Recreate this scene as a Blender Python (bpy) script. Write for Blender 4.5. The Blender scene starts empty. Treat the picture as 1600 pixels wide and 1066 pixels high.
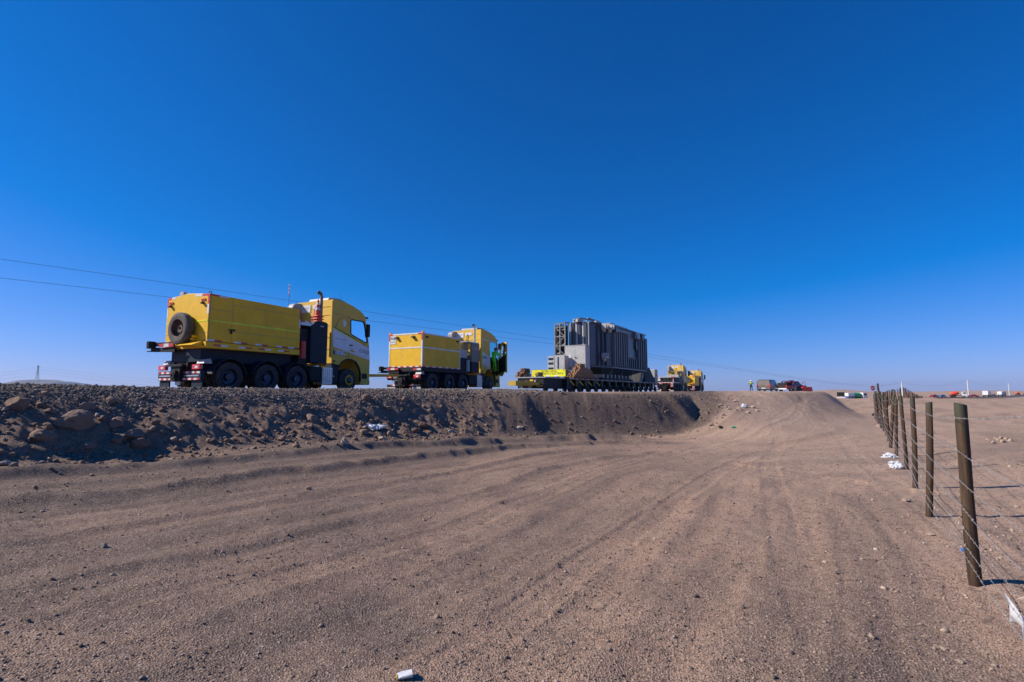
import bpy, bmesh, math, random
import numpy as np
from mathutils import Vector, Matrix

# ------------------------------------------------------------------ camera, sky, sun, exposure
scene = bpy.context.scene
COL = scene.collection
EYE = 1.6
cam_d = bpy.data.cameras.new('camera'); cam = bpy.data.objects.new('camera', cam_d); COL.objects.link(cam)
cam_d.sensor_width = 36.0; cam_d.lens = 18.0; cam_d.clip_start = 0.05; cam_d.clip_end = 40000
PITCH = math.atan(80/800.0)
cam.location = (0, 0, EYE); cam.rotation_euler = (math.radians(90)+PITCH, 0, 0)
scene.camera = cam

SUN_EL = math.radians(35.5); SUN_DIR = Vector((-1.0, -0.05, 0)).normalized()
world = bpy.data.worlds.new('World'); scene.world = world; world.use_nodes = True
wn = world.node_tree.nodes; wl = world.node_tree.links
wn.clear()
sky = wn.new('ShaderNodeTexSky'); sky.sky_type = 'NISHITA'; sky.sun_disc = False
sky.sun_elevation = SUN_EL; sky.sun_rotation = math.atan2(SUN_DIR.x, SUN_DIR.y)
sky.altitude = 1200; sky.air_density = 1.0; sky.dust_density = 0.5; sky.ozone_density = 8.0
# the picture's colour grade, applied to the whole sky alike
def wmath(op, x, y, clamp=False):
    n = wn.new('ShaderNodeMath'); n.operation = op; n.use_clamp = False
    for i, v in ((0, x), (1, y)):
        if hasattr(v, 'is_output'): wl.new(v, n.inputs[i])
        else: n.inputs[i].default_value = v
    return n.outputs[0]
spc = wn.new('ShaderNodeSeparateColor'); wl.new(sky.outputs[0], spc.inputs[0]); cmb = wn.new('ShaderNodeCombineColor')
wl.new(wmath('MAXIMUM', wmath('SUBTRACT', wmath('MULTIPLY', spc.outputs[0], .79), 1.05), 0.0), cmb.inputs[0])
wl.new(wmath('MULTIPLY', spc.outputs[1], .575), cmb.inputs[1])
wl.new(wmath('MULTIPLY', spc.outputs[2], wmath('SUBTRACT', 1.112, wmath('MULTIPLY', spc.outputs[2], .0243))), cmb.inputs[2])
bg = wn.new('ShaderNodeBackground'); bg.inputs['Strength'].default_value = 0.10
wo = wn.new('ShaderNodeOutputWorld'); wl.new(cmb.outputs[0], bg.inputs['Color']); wl.new(bg.outputs[0], wo.inputs['Surface'])

sun_d = bpy.data.lights.new('sun', 'SUN'); sun_d.energy = 4.6; sun_d.angle = math.radians(0.53); sun_d.color = (1.0, 0.915, 0.80)
sun = bpy.data.objects.new('sun', sun_d); COL.objects.link(sun)
sd = Vector((SUN_DIR.x*math.cos(SUN_EL), SUN_DIR.y*math.cos(SUN_EL), math.sin(SUN_EL)))
sun.rotation_euler = sd.to_track_quat('Z', 'Y').to_euler(); sun.location = (-30, 0, 30)

scene.view_settings.view_transform = 'Standard'; scene.view_settings.look = 'None'
scene.view_settings.exposure = 0.42; scene.view_settings.gamma = 1.0
scene.render.engine = 'CYCLES'
scene.cycles.max_bounces = 6; scene.cycles.transparent_max_bounces = 12; scene.cycles.use_denoising = True; scene.cycles.denoiser = 'OPENIMAGEDENOISE'; scene.cycles.denoising_input_passes = 'RGB_ALBEDO_NORMAL'; scene.cycles.denoising_prefilter = 'ACCURATE'

# ------------------------------------------------------------------ helpers
rnd = random.Random(7); NR = np.random.RandomState(11)
def sm(x):
    x = np.clip(x, 0, 1); return x*x*(3-2*x)
_tab = NR.rand(256, 256)
def vnoise(x, y, seed=0):
    x = np.asarray(x, float)+seed*17.31; y = np.asarray(y, float)+seed*9.77
    ix = np.floor(x).astype(np.int64); iy = np.floor(y).astype(np.int64)
    fx = x-ix; fy = y-iy; fx = fx*fx*fx*(fx*(fx*6-15)+10); fy = fy*fy*fy*(fy*(fy*6-15)+10)
    a = _tab[ix & 255, iy & 255]; b = _tab[(ix+1) & 255, iy & 255]
    c = _tab[ix & 255, (iy+1) & 255]; d = _tab[(ix+1) & 255, (iy+1) & 255]
    return (a*(1-fx)+b*fx)*(1-fy)+(c*(1-fx)+d*fx)*fy
def fbm(x, y, octv=4, seed=0, gain=.5):
    s = 0; a = 1; t = 0
    for i in range(octv):
        s = s+a*(vnoise(x*2**i, y*2**i, seed+i*3)-.5); t += a; a *= gain
    return s/t*2
def ray(px, py):
    x = (px-800)/800.0; v = (533-py)/800.0; c, s = math.cos(PITCH), math.sin(PITCH)
    return Vector((x, c-v*s, s+v*c))
def at(px, py, Y):           # the point seen at a pixel of the photograph, Y metres ahead
    d = ray(px, py); k = Y/d.y; return Vector((d.x*k, Y, EYE+d.z*k))

class MB:
    def __init__(s): s.v = []; s.f = []; s.m = []
    def add(s, v, f, mi=0):
        o = len(s.v); s.v += [tuple(p) for p in v]; s.f += [tuple(i+o for i in q) for q in f]; s.m += [mi]*len(f); return s
    def box(s, x0, x1, y0, y1, z0, z1, mi=0):
        v = [(x0,y0,z0),(x1,y0,z0),(x1,y1,z0),(x0,y1,z0),(x0,y0,z1),(x1,y0,z1),(x1,y1,z1),(x0,y1,z1)]
        return s.add(v, [(0,3,2,1),(4,5,6,7),(0,1,5,4),(1,2,6,5),(2,3,7,6),(3,0,4,7)], mi)
    def bar(s, a, b, w, h, mi=0, up=(0,0,1)):
        a = Vector(a); b = Vector(b); d = (b-a).normalized(); u = Vector(up)
        if abs(d.dot(u)) > .98: u = Vector((1,0,0))
        r = d.cross(u).normalized(); u = r.cross(d)
        v = []
        for p in (a, b):
            for sx, sy in ((-1,-1),(1,-1),(1,1),(-1,1)): v.append(p+r*sx*w/2+u*sy*h/2)
        return s.add(v, [(3,2,1,0),(4,5,6,7),(0,1,5,4),(1,2,6,5),(2,3,7,6),(3,0,4,7)], mi)
    def cyl(s, a, b, r0, r1=None, n=12, mi=0, caps=True):
        if r1 is None: r1 = r0
        a = Vector(a); b = Vector(b); d = (b-a).normalized(); u = Vector((0,0,1)) if abs(d.z) < .9 else Vector((1,0,0))
        r = d.cross(u).normalized(); u = r.cross(d); v = []
        for p, R in ((a, r0), (b, r1)):
            for i in range(n):
                t = 2*math.pi*i/n; v.append(p+r*R*math.cos(t)+u*R*math.sin(t))
        f = [(i, (i+1) % n, n+(i+1) % n, n+i) for i in range(n)]
        if caps: f += [tuple(range(n-1,-1,-1)), tuple(range(n, 2*n))]
        return s.add(v, f, mi)
    def lathe(s, c, axis, prof, n=24, mi=0):     # prof: (offset along axis, radius)
        c = Vector(c); d = Vector(axis).normalized(); u = Vector((0,0,1)) if abs(d.z) < .9 else Vector((1,0,0))
        r = d.cross(u).normalized(); u = r.cross(d); v = []
        for (o, R) in prof:
            for i in range(n):
                t = 2*math.pi*i/n; v.append(c+d*o+r*R*math.cos(t)+u*R*math.sin(t))
        f = []
        for k in range(len(prof)-1):
            for i in range(n): f.append((k*n+i, k*n+(i+1) % n, (k+1)*n+(i+1) % n, (k+1)*n+i))
        return s.add(v, f, mi)
    def tube(s, pts, r, n=6, mi=0):
        pts = [Vector(p) for p in pts]; v = []; N = len(pts)
        for i, p in enumerate(pts):
            d = (pts[min(i+1, N-1)]-pts[max(i-1, 0)]).normalized()
            u = Vector((0,0,1)) if abs(d.z) < .95 else Vector((1,0,0))
            q = d.cross(u).normalized(); u = q.cross(d)
            R = r[i] if isinstance(r, (list, tuple)) else r
            for k in range(n):
                t = 2*math.pi*k/n; v.append(p+q*R*math.cos(t)+u*R*math.sin(t))
        f = [(i*n+k, i*n+(k+1) % n, (i+1)*n+(k+1) % n, (i+1)*n+k) for i in range(N-1) for k in range(n)]
        f += [tuple(range(n-1,-1,-1)), tuple(range((N-1)*n, N*n))]
        return s.add(v, f, mi)
    def prism(s, poly, y0, y1, mi=0, taper=None):   # side outline (x, z) swept across y
        n = len(poly); t = taper or (lambda z: 0)
        v = [(x, y0+t(z), z) for x, z in poly]+[(x, y1-t(z), z) for x, z in poly]
        f = [(i, (i+1) % n, n+(i+1) % n, n+i) for i in range(n)]+[tuple(range(n-1,-1,-1)), tuple(range(n, 2*n))]
        return s.add(v, f, mi)
    def prismz(s, poly, z0, z1, mi=0):
        n = len(poly)
        v = [(x, y, z0) for x, y in poly]+[(x, y, z1) for x, y in poly]
        f = [(i, (i+1) % n, n+(i+1) % n, n+i) for i in range(n)]+[tuple(range(n-1,-1,-1)), tuple(range(n, 2*n))]
        return s.add(v, f, mi)
    def mesh(s, name, mats, smooth=False, bevel=0, solid=0):
        me = bpy.data.meshes.new(name); me.from_pydata(s.v, [], s.f)
        for m in (mats if isinstance(mats, (list, tuple)) else [mats]): me.materials.append(m)
        if any(s.m): me.polygons.foreach_set('material_index', s.m)
        bm = bmesh.new(); bm.from_mesh(me); bmesh.ops.recalc_face_normals(bm, faces=bm.faces)
        if bevel:
            ed = [e for e in bm.edges if len(e.link_faces) == 2 and e.calc_face_angle(0) > .6]
            bmesh.ops.bevel(bm, geom=ed, offset=bevel, segments=2, affect='EDGES', clamp_overlap=True, profile=.5)
        bm.to_mesh(me); bm.free()
        if smooth:
            me.polygons.foreach_set('use_smooth', [True]*len(me.polygons))
            me.set_sharp_from_angle(angle=math.radians(38))
        me.update(); return me
    def build(s, name, mats, parent=None, smooth=False, bevel=0):
        return link(name, s.mesh(name, mats, smooth, bevel), parent)
def link(name, data, parent=None):
    o = bpy.data.objects.new(name, data); COL.objects.link(o)
    if parent is not None: o.parent = parent
    return o
def thing(name, label, cat, loc=(0,0,0), yaw=0, group=None):
    o = bpy.data.objects.new(name, None); COL.objects.link(o); o.empty_display_size = .2
    o.location = loc; o.rotation_euler = (0, 0, yaw)
    return tag(o, label, cat, group)
def tag(o, label, cat, group=None):
    o['label'] = label; o['category'] = cat
    if group: o['group'] = group
    return o
def struct(o): o['kind'] = 'structure'; return o

# ------------------------------------------------------------------ materials
def nn(nt, t, **kw):
    n = nt.nodes.new(t)
    for k, v in kw.items():
        if k in n.inputs: n.inputs[k].default_value = v
        else: setattr(n, k, v)
    return n
def mat(name, col, rough=.5, metal=0, vary=.12, scale=2.0, dirt=0, streak=0, dirtcol=(.30,.22,.17), bump=0, bscale=60, coat=0, spec=.5):
    m = bpy.data.materials.new(name); m.use_nodes = True; nt = m.node_tree; L = nt.links
    b = nt.nodes['Principled BSDF']; b.inputs['Roughness'].default_value = rough; b.inputs['Metallic'].default_value = metal
    b.inputs['Coat Weight'].default_value = coat; b.inputs['Specular IOR Level'].default_value = spec
    tc = nn(nt, 'ShaderNodeTexCoord')
    n1 = nn(nt, 'ShaderNodeTexNoise', Scale=scale, Detail=6.0, Roughness=.65); L.new(tc.outputs['Object'], n1.inputs['Vector'])
    rp = nn(nt, 'ShaderNodeMapRange'); rp.inputs['From Min'].default_value = .3; rp.inputs['From Max'].default_value = .7
    rp.inputs['To Min'].default_value = 1-vary; rp.inputs['To Max'].default_value = 1+vary
    L.new(n1.outputs['Fac'], rp.inputs['Value'])
    mx = nn(nt, 'ShaderNodeMix', data_type='RGBA', blend_type='MULTIPLY'); mx.inputs[0].default_value = 1
    mx.inputs[6].default_value = (*col, 1); L.new(rp.outputs[0], mx.inputs[7]); out = mx.outputs[2]
    if dirt:
        n2 = nn(nt, 'ShaderNodeTexNoise', Scale=scale*2.3, Detail=9.0, Roughness=.75); L.new(tc.outputs['Object'], n2.inputs['Vector'])
        r2 = nn(nt, 'ShaderNodeMapRange'); r2.inputs['From Min'].default_value = .45; r2.inputs['From Max'].default_value = .75
        r2.inputs['To Max'].default_value = dirt; L.new(n2.outputs['Fac'], r2.inputs['Value'])
        if streak:      # dust runs and scuffs
            mp = nn(nt, 'ShaderNodeMapping'); mp.inputs['Scale'].default_value = (5.5, 5.5, .35); L.new(tc.outputs['Object'], mp.inputs[0])
            n4 = nn(nt, 'ShaderNodeTexNoise', Scale=2.0, Detail=7.0, Roughness=.7); L.new(mp.outputs[0], n4.inputs['Vector'])
            r4 = nn(nt, 'ShaderNodeMapRange'); r4.inputs['From Min'].default_value = .46; r4.inputs['From Max'].default_value = .72; r4.inputs['To Max'].default_value = streak; L.new(n4.outputs['Fac'], r4.inputs['Value'])
            mxx = nn(nt, 'ShaderNodeMath', operation='MAXIMUM'); L.new(r2.outputs[0], mxx.inputs[0]); L.new(r4.outputs[0], mxx.inputs[1]); r2 = mxx
        m2 = nn(nt, 'ShaderNodeMix', data_type='RGBA'); L.new(r2.outputs[0], m2.inputs[0]); L.new(out, m2.inputs[6]); m2.inputs[7].default_value = (*dirtcol, 1)
        out = m2.outputs[2]
        r3 = nn(nt, 'ShaderNodeMapRange'); r3.inputs['To Min'].default_value = rough; r3.inputs['To Max'].default_value = .9
        L.new(r2.outputs[0], r3.inputs['Value']); L.new(r3.outputs[0], b.inputs['Roughness'])
    L.new(out, b.inputs['Base Color'])
    if bump:
        n3 = nn(nt, 'ShaderNodeTexNoise', Scale=bscale, Detail=5.0); L.new(tc.outputs['Object'], n3.inputs['Vector'])
        bp = nn(nt, 'ShaderNodeBump', Strength=bump, Distance=.02); L.new(n3.outputs['Fac'], bp.inputs['Height']); L.new(bp.outputs[0], b.inputs['Normal'])
    return m
M = dict(
 yellow=mat('yellow_paint', (.84,.49,.012), .5, vary=.12, dirt=.18, streak=.24, spec=.3),
 yellow_cab=mat('cab_yellow_paint', (.74,.47,.05), .45, vary=.08, dirt=.2, streak=.2, spec=.35),
 lime=mat('lime_reflective', (.75,.78,.02), .45, dirt=.15),
 white=mat('white_paint', (.74,.74,.74), .4, dirt=.2, streak=.2),
 red=mat('red_reflective', (.62,.045,.03), .4, dirt=.2),
 tail=mat('tail_lamp_red', (.70,.02,.015), .15, coat=.6),
 amber=mat('amber_lamp', (.85,.28,.02), .2, coat=.5),
 black=mat('black_steel', (.015,.016,.018), .6, dirt=.07, spec=.25),
 navy=mat('navy_steel', (.012,.021,.036), .55, dirt=.05, spec=.25),
 grey=mat('grey_plastic', (.30,.31,.33), .5, dirt=.2),
 lgrey=mat('light_grey_panel', (.42,.42,.41), .5, dirt=.25),
 taupe=mat('taupe_panel', (.20,.18,.15), .5, dirt=.25),
 alu=mat('aluminium', (.55,.55,.56), .35, metal=.8, dirt=.25),
 rubber=mat('tyre_rubber', (.022,.021,.021), .75, dirt=.35, scale=5, bump=.15),
 rubberd=mat('dusty_rubber', (.075,.072,.07), .85, dirt=.3, scale=4, bump=.2),
 rim=mat('dark_blue_rim', (.024,.045,.08), .35, metal=.5, dirt=.2),
 rustrim=mat('rusty_rim', (.10,.05,.035), .7, metal=.3, dirt=.5),
 glassd=mat('dark_glass', (.012,.02,.03), .06, coat=.5),
 steel=mat('galvanised', (.35,.36,.37), .45, metal=.6, dirt=.2),
 tankm=mat('transformer_mid_grey', (.20,.21,.21), .5, dirt=.15),
 tankr=mat('transformer_sunlit_rib_grey', (.14,.16,.18), .42, dirt=.08),  # paler than the tank: sun on the rib edges put into the colour
 tank=mat('transformer_grey', (.05,.066,.088), .30, dirt=.06, scale=1.2, vary=.08),
 tankl=mat('transformer_light_grey', (.44,.44,.42), .5, dirt=.2),
 tdark=mat('trailer_dark_olive', (.05,.045,.012), .55, dirt=.3),
 tyel=mat('trailer_yellow', (.55,.36,.02), .5, dirt=.3),
 wood=mat('timber', (.30,.165,.085), .85, vary=.3, scale=5, bump=.3),
 wood2=mat('timber_dark', (.16,.085,.05), .9, vary=.3, scale=5, bump=.3),
 tarp=mat('black_tarp', (.02,.02,.021), .7, bump=.5, bscale=8),
 sign=mat('sign_yellow', (.78,.74,.0), .5, dirt=.08),
 ink=mat('ink', (.015,.015,.02), .6),
 orange=mat('cone_orange', (.72,.075,.03), .5, dirt=.2),
 hivis=mat('green_hi_vis', (.20,.92,.05), .8, vary=.15, scale=14),
 hivy=mat('yellow_hi_vis', (.55,.75,.02), .8, vary=.15, scale=14),
 helmr=mat('red_helmet', (.90,.10,.04), .3, coat=.4), helmw=mat('white_helmet', (.8,.8,.8), .3, coat=.4),
 skin=mat('skin', (.40,.22,.15), .6), cloth=mat('dark_cloth', (.03,.035,.045), .85), hair=mat('dark_hair', (.02,.015,.012), .7),
 boot=mat('boot_leather', (.03,.022,.018), .6),
 vang=mat('dusty_van_paint', (.15,.13,.12), .5, dirt=.4), vanb=mat('van_side_navy', (.02,.03,.05), .3, coat=.4, dirt=.1),
 carred=mat('red_car_paint', (.27,.014,.014), .25, coat=.6, dirt=.2), carwhite=mat('white_car_paint', (.7,.7,.7), .3, coat=.5, dirt=.15),
 carblue=mat('blue_car_paint', (.07,.13,.28), .3, coat=.5), cargreen=mat('green_paint', (.03,.30,.14), .4, dirt=.1), cardark=mat('dark_car_paint', (.03,.035,.04), .3, coat=.5),
 concrete=mat('pole_concrete', (.60,.58,.56), .8, vary=.1), plastic=mat('white_plastic_film', (.60,.61,.64), .4, dirt=.25, vary=.06, bump=.4, bscale=12),
 wire=mat('galvanised_wire', (.36,.345,.32), .45, metal=.3, vary=.2, scale=30), cable=mat('power_cable', (.06,.09,.13), .6),
 teal=mat('green_plastic', (.02,.28,.16), .4), bluep=mat('blue_plastic', (.05,.22,.6), .4),
)
def glass_mat(name, tint, a):
    m = bpy.data.materials.new(name); m.use_nodes = True; nt = m.node_tree; nt.nodes.clear()
    t = nn(nt, 'ShaderNodeBsdfTransparent', Color=(*tint, 1)); g = nn(nt, 'ShaderNodeBsdfGlossy', Color=(1,1,1,1), Roughness=.03)
    fr = nn(nt, 'ShaderNodeFresnel', IOR=1.5); mx = nn(nt, 'ShaderNodeMixShader'); o = nn(nt, 'ShaderNodeOutputMaterial')
    nt.links.new(fr.outputs[0], mx.inputs[0]); nt.links.new(t.outputs[0], mx.inputs[1]); nt.links.new(g.outputs[0], mx.inputs[2]); nt.links.new(mx.outputs[0], o.inputs['Surface'])
    return m
M['glass'] = glass_mat('tinted_window_glass', (.62,.90,.92), .2)

def wood_post_mat():
    m = bpy.data.materials.new('creosoted_post_wood'); m.use_nodes = True; nt = m.node_tree; L = nt.links; b = nt.nodes['Principled BSDF']
    tc = nn(nt, 'ShaderNodeTexCoord'); mp = nn(nt, 'ShaderNodeMapping'); mp.inputs['Scale'].default_value = (22, 22, 1.3); L.new(tc.outputs['Object'], mp.inputs[0])
    oi = nn(nt, 'ShaderNodeObjectInfo'); ad = nn(nt, 'ShaderNodeVectorMath', operation='ADD'); L.new(mp.outputs[0], ad.inputs[0]); L.new(oi.outputs['Location'], ad.inputs[1])
    n = nn(nt, 'ShaderNodeTexNoise', Scale=1.6, Detail=9.0, Roughness=.7); L.new(ad.outputs[0], n.inputs['Vector'])
    cr = nn(nt, 'ShaderNodeValToRGB'); e = cr.color_ramp.elements
    e[0].position = .32; e[0].color = (.018,.011,.006,1); e[1].position = .72; e[1].color = (.13,.072,.034,1); x = cr.color_ramp.elements.new(.5); x.color = (.052,.027,.012,1)
    L.new(n.outputs['Fac'], cr.inputs[0])
    # weathered greenish top, bleached
    sx = nn(nt, 'ShaderNodeSeparateXYZ'); L.new(tc.outputs['Object'], sx.inputs[0])
    n2 = nn(nt, 'ShaderNodeTexNoise', Scale=1.2, Detail=4.0); L.new(ad.outputs[0], n2.inputs['Vector'])
    ma = nn(nt, 'ShaderNodeMath', operation='MULTIPLY_ADD'); L.new(n2.outputs['Fac'], ma.inputs[0]); ma.inputs[1].default_value = .5; L.new(sx.outputs['Z'], ma.inputs[2])
    r = nn(nt, 'ShaderNodeMapRange'); r.inputs['From Min'].default_value = 1.48; r.inputs['From Max'].default_value = 1.72; r.inputs['To Max'].default_value = .8; L.new(ma.outputs[0], r.inputs['Value'])
    mx = nn(nt, 'ShaderNodeMix', data_type='RGBA'); L.new(r.outputs[0], mx.inputs[0]); L.new(cr.outputs[0], mx.inputs[6]); mx.inputs[7].default_value = (.050,.055,.034,1)
    L.new(mx.outputs[2], b.inputs['Base Color']); b.inputs['Roughness'].default_value = .8
    bp = nn(nt, 'ShaderNodeBump', Strength=.5, Distance=.01); L.new(n.outputs['Fac'], bp.inputs['Height']); L.new(bp.outputs[0], b.inputs['Normal'])
    return m
M['post'] = wood_post_mat()

def soil_mat():
    m = bpy.data.materials.new('desert_soil'); m.use_nodes = True; nt = m.node_tree; L = nt.links; b = nt.nodes['Principled BSDF']
    b.inputs['Roughness'].default_value = .95; b.inputs['Specular IOR Level'].default_value = .15
    tc = nn(nt, 'ShaderNodeTexCoord'); at_ = nn(nt, 'ShaderNodeAttribute', attribute_name='gravel')
    P = tc.outputs['Object']
    def noise(s, d, r=.6):
        n = nn(nt, 'ShaderNodeTexNoise', Scale=s, Detail=d, Roughness=r); L.new(P, n.inputs['Vector']); return n.outputs['Fac']
    def mixc(f, a, c, bt='MIX'):
        x = nn(nt, 'ShaderNodeMix', data_type='RGBA', blend_type=bt)
        for i, v in ((0, f), (6, a), (7, c)):
            if hasattr(v, 'is_output'): L.new(v, x.inputs[i])
            else: x.inputs[i].default_value = v if i == 0 else (*v, 1)
        return x.outputs[2]
    def rng(v, a, b_, c=0, d=1):
        r = nn(nt, 'ShaderNodeMapRange'); L.new(v, r.inputs['Value'])
        for k, q in zip(('From Min','From Max','To Min','To Max'), (a, b_, c, d)): r.inputs[k].default_value = q
        return r.outputs[0]
    big = noise(.35, 5.0); mid = noise(2.2, 8.0, .7); fine = noise(75, 6.0, .8)
    soil = mixc(rng(big, .35, .65), (.475,.292,.196), (.395,.25,.172))
    soil = mixc(rng(mid, .38, .68), soil, (.51,.335,.232))
    pa_ = nn(nt, 'ShaderNodeAttribute', attribute_name='pale'); soil = mixc(pa_.outputs['Fac'], soil, (.60,.415,.30))
    grav = mixc(rng(mid, .35, .65), (.145,.103,.079), (.22,.158,.122))
    col = mixc(at_.outputs['Fac'], soil, grav)
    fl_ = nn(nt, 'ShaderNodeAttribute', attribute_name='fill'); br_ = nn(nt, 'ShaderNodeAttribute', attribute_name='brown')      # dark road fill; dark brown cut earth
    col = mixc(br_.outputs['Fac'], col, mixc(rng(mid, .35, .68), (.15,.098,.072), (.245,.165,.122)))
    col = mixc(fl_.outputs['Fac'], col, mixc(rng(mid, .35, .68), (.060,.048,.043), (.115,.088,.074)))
    vo = nn(nt, 'ShaderNodeTexVoronoi', Scale=85.0, Randomness=1.0); L.new(P, vo.inputs['Vector'])      # grit
    sep = nn(nt, 'ShaderNodeSeparateColor'); L.new(vo.outputs['Color'], sep.inputs[0])
    col = mixc(rng(sep.outputs[0], .66, .92, 0, .8), col, (.115,.075,.058))
    col = mixc(rng(sep.outputs[1], .80, .95, 0, .55), col, (.64,.475,.37))
    vo2 = nn(nt, 'ShaderNodeTexVoronoi', Scale=21.0, Randomness=1.0); L.new(P, vo2.inputs['Vector'])
    sep2 = nn(nt, 'ShaderNodeSeparateColor'); L.new(vo2.outputs['Color'], sep2.inputs[0])
    col = mixc(rng(sep2.outputs[0], .85, .95, 0, .55), col, (.125,.085,.068))
    vo3 = nn(nt, 'ShaderNodeTexVoronoi', Scale=210.0, Randomness=1.0); L.new(P, vo3.inputs['Vector']); sep3 = nn(nt, 'ShaderNodeSeparateColor'); L.new(vo3.outputs['Color'], sep3.inputs[0])
    col = mixc(rng(sep3.outputs[0], .70, .90, 0, .55), col, (.13,.09,.07)); col = mixc(rng(sep3.outputs[1], .82, .95, 0, .5), col, (.64,.48,.38))
    col = mixc(rng(fine, .3, .7, 0, .5), col, mixc(1.0, col, (.62,.60,.59), 'MULTIPLY'))
    L.new(col, b.inputs['Base Color'])
    h1 = nn(nt, 'ShaderNodeMath', operation='MULTIPLY_ADD'); L.new(fine, h1.inputs[0]); h1.inputs[1].default_value = .5; L.new(vo.outputs['Distance'], h1.inputs[2])
    h2 = nn(nt, 'ShaderNodeMath', operation='MULTIPLY_ADD'); L.new(vo2.outputs['Distance'], h2.inputs[0]); h2.inputs[1].default_value = -.25; L.new(h1.outputs[0], h2.inputs[2])
    h3 = nn(nt, 'ShaderNodeMath', operation='MULTIPLY_ADD'); L.new(mid, h3.inputs[0]); h3.inputs[1].default_value = .5; L.new(h2.outputs[0], h3.inputs[2])
    bp = nn(nt, 'ShaderNodeBump', Strength=.58, Distance=.02); L.new(h3.outputs[0], bp.inputs['Height']); L.new(bp.outputs[0], b.inputs['Normal'])
    return m
M['soil'] = soil_mat()
def stone_mat(name, a, b_, scale=3):
    m = bpy.data.materials.new(name); m.use_nodes = True; nt = m.node_tree; L = nt.links; b = nt.nodes['Principled BSDF']; b.inputs['Roughness'].default_value = .92
    b.inputs['Specular IOR Level'].default_value = .2
    at_ = nn(nt, 'ShaderNodeAttribute', attribute_name='tone'); tc = nn(nt, 'ShaderNodeTexCoord')
    n = nn(nt, 'ShaderNodeTexNoise', Scale=scale, Detail=8.0, Roughness=.7); L.new(tc.outputs['Object'], n.inputs['Vector'])
    ad = nn(nt, 'ShaderNodeMath', operation='ADD', use_clamp=True); L.new(at_.outputs['Fac'], ad.inputs[0])
    r = nn(nt, 'ShaderNodeMapRange'); r.inputs['From Min'].default_value = .3; r.inputs['From Max'].default_value = .7; r.inputs['To Min'].default_value = -.25; r.inputs['To Max'].default_value = .25
    L.new(n.outputs['Fac'], r.inputs['Value']); L.new(r.outputs[0], ad.inputs[1])
    mx = nn(nt, 'ShaderNodeMix', data_type='RGBA'); L.new(ad.outputs[0], mx.inputs[0]); mx.inputs[6].default_value = (*a, 1); mx.inputs[7].default_value = (*b_, 1)
    L.new(mx.outputs[2], b.inputs['Base Color'])
    bp = nn(nt, 'ShaderNodeBump', Strength=.7, Distance=.03); L.new(n.outputs['Fac'], bp.inputs['Height']); L.new(bp.outputs[0], b.inputs['Normal'])
    return m
M['stone'] = stone_mat('grit_stones', (.09,.075,.07), (.46,.34,.26), 30)
M['crushed'] = stone_mat('crushed_grey_stones', (.115,.098,.088), (.40,.32,.265), 20)
M['clod'] = stone_mat('brown_clods', (.155,.10,.074), (.29,.20,.148), 5)
M['pale'] = stone_mat('pale_rubble', (.33,.24,.175), (.54,.42,.33), 8)

# ------------------------------------------------------------------ terrain
TOE = np.array([(-42,-50),(-33,-34),(-25,-20),(-19,-9.5),(-14,-1),(-11.2,3.7),(-9.5,6.6),(-8.0,8.7),(-6.6,11),(-5.2,13.7),(-3.7,15.9),(-1.4,18.3),(1.4,20.2),(5.0,21.2),(7.2,21.8),(9.2,23.4),(11.2,27),(13.6,31.5),(17.2,37),(22,41.5),(26.5,46),(31,52.5),(37,61.5),(43,71),(48.5,82),(53,95),(56,109),(58,128),(60,152),(63,190),(68,260),(76,390),(90,620)], float)
def smooth_poly(P, k=6):
    out = []
    for i in range(len(P)-1):
        p0, p1, p2, p3 = P[max(i-1,0)], P[i], P[i+1], P[min(i+2,len(P)-1)]
        for j in range(k):
            t = j/k; out.append(.5*((2*p1)+(-p0+p2)*t+(2*p0-5*p1+4*p2-p3)*t*t+(-p0+3*p1-3*p2+p3)*t**3))
    out.append(P[-1]); return np.array(out)
TOES = smooth_poly(TOE, 4)
TLEN = np.concatenate([[0], np.cumsum(np.hypot(*np.diff(TOES, axis=0).T))])
def toe_dist(X, Y):          # signed distance to the foot of the bank (positive = on the bank) and the run along it
    best = np.full(X.shape, 1e18); cr = np.zeros(X.shape); run = np.zeros(X.shape)
    for i in range(len(TOES)-1):
        a, b = TOES[i], TOES[i+1]; d = b-a; L2 = d@d; L = math.sqrt(L2)
        ex = X-a[0]; ey = Y-a[1]; t = np.clip((ex*d[0]+ey*d[1])/L2, 0, 1)
        dx = ex-t*d[0]; dy = ey-t*d[1]; q = dx*dx+dy*dy; c = (d[0]*ey-d[1]*ex)/L
        tie = np.abs(q-best) <= 1e-7*(1+q); m = (q < best) & ~tie; tm = tie & (np.abs(c) > np.abs(cr))
        cr = np.where(m | tm, c, cr); run = np.where(m, TLEN[i]+t*L, run); best = np.minimum(best, q)
    sg = np.where(cr >= 0, 1.0, -1.0)
    return np.sqrt(best)*sg, run
TRK = [smooth_poly(np.array(q, float), 4) for q in (
 [(-6.5,.2),(-4.2,3.0),(-2.2,6.6),(.6,11),(4.2,15.6),(8.6,20),(14,27),(19,36)],
 [(-3.2,0),(-1.4,3.2),(.9,7.2),(3.6,11.4),(7.6,16.8),(11.6,22),(15.8,30),(19,38)],
 [(-.6,0),(1.2,3.4),(3.6,7.4),(6.8,12),(9.8,17),(12.6,23),(16,32)],
 [(-9.5,2.5),(-6.4,5.4),(-3.6,9.4),(-.6,13.6),(3.2,17),(8.4,20.6),(13.5,27)],
 [(2.2,1.0),(3.4,4.2),(5.2,8.4),(7.8,13.4),(11.0,19.4),(14.4,27),(17.5,36)])]
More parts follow.
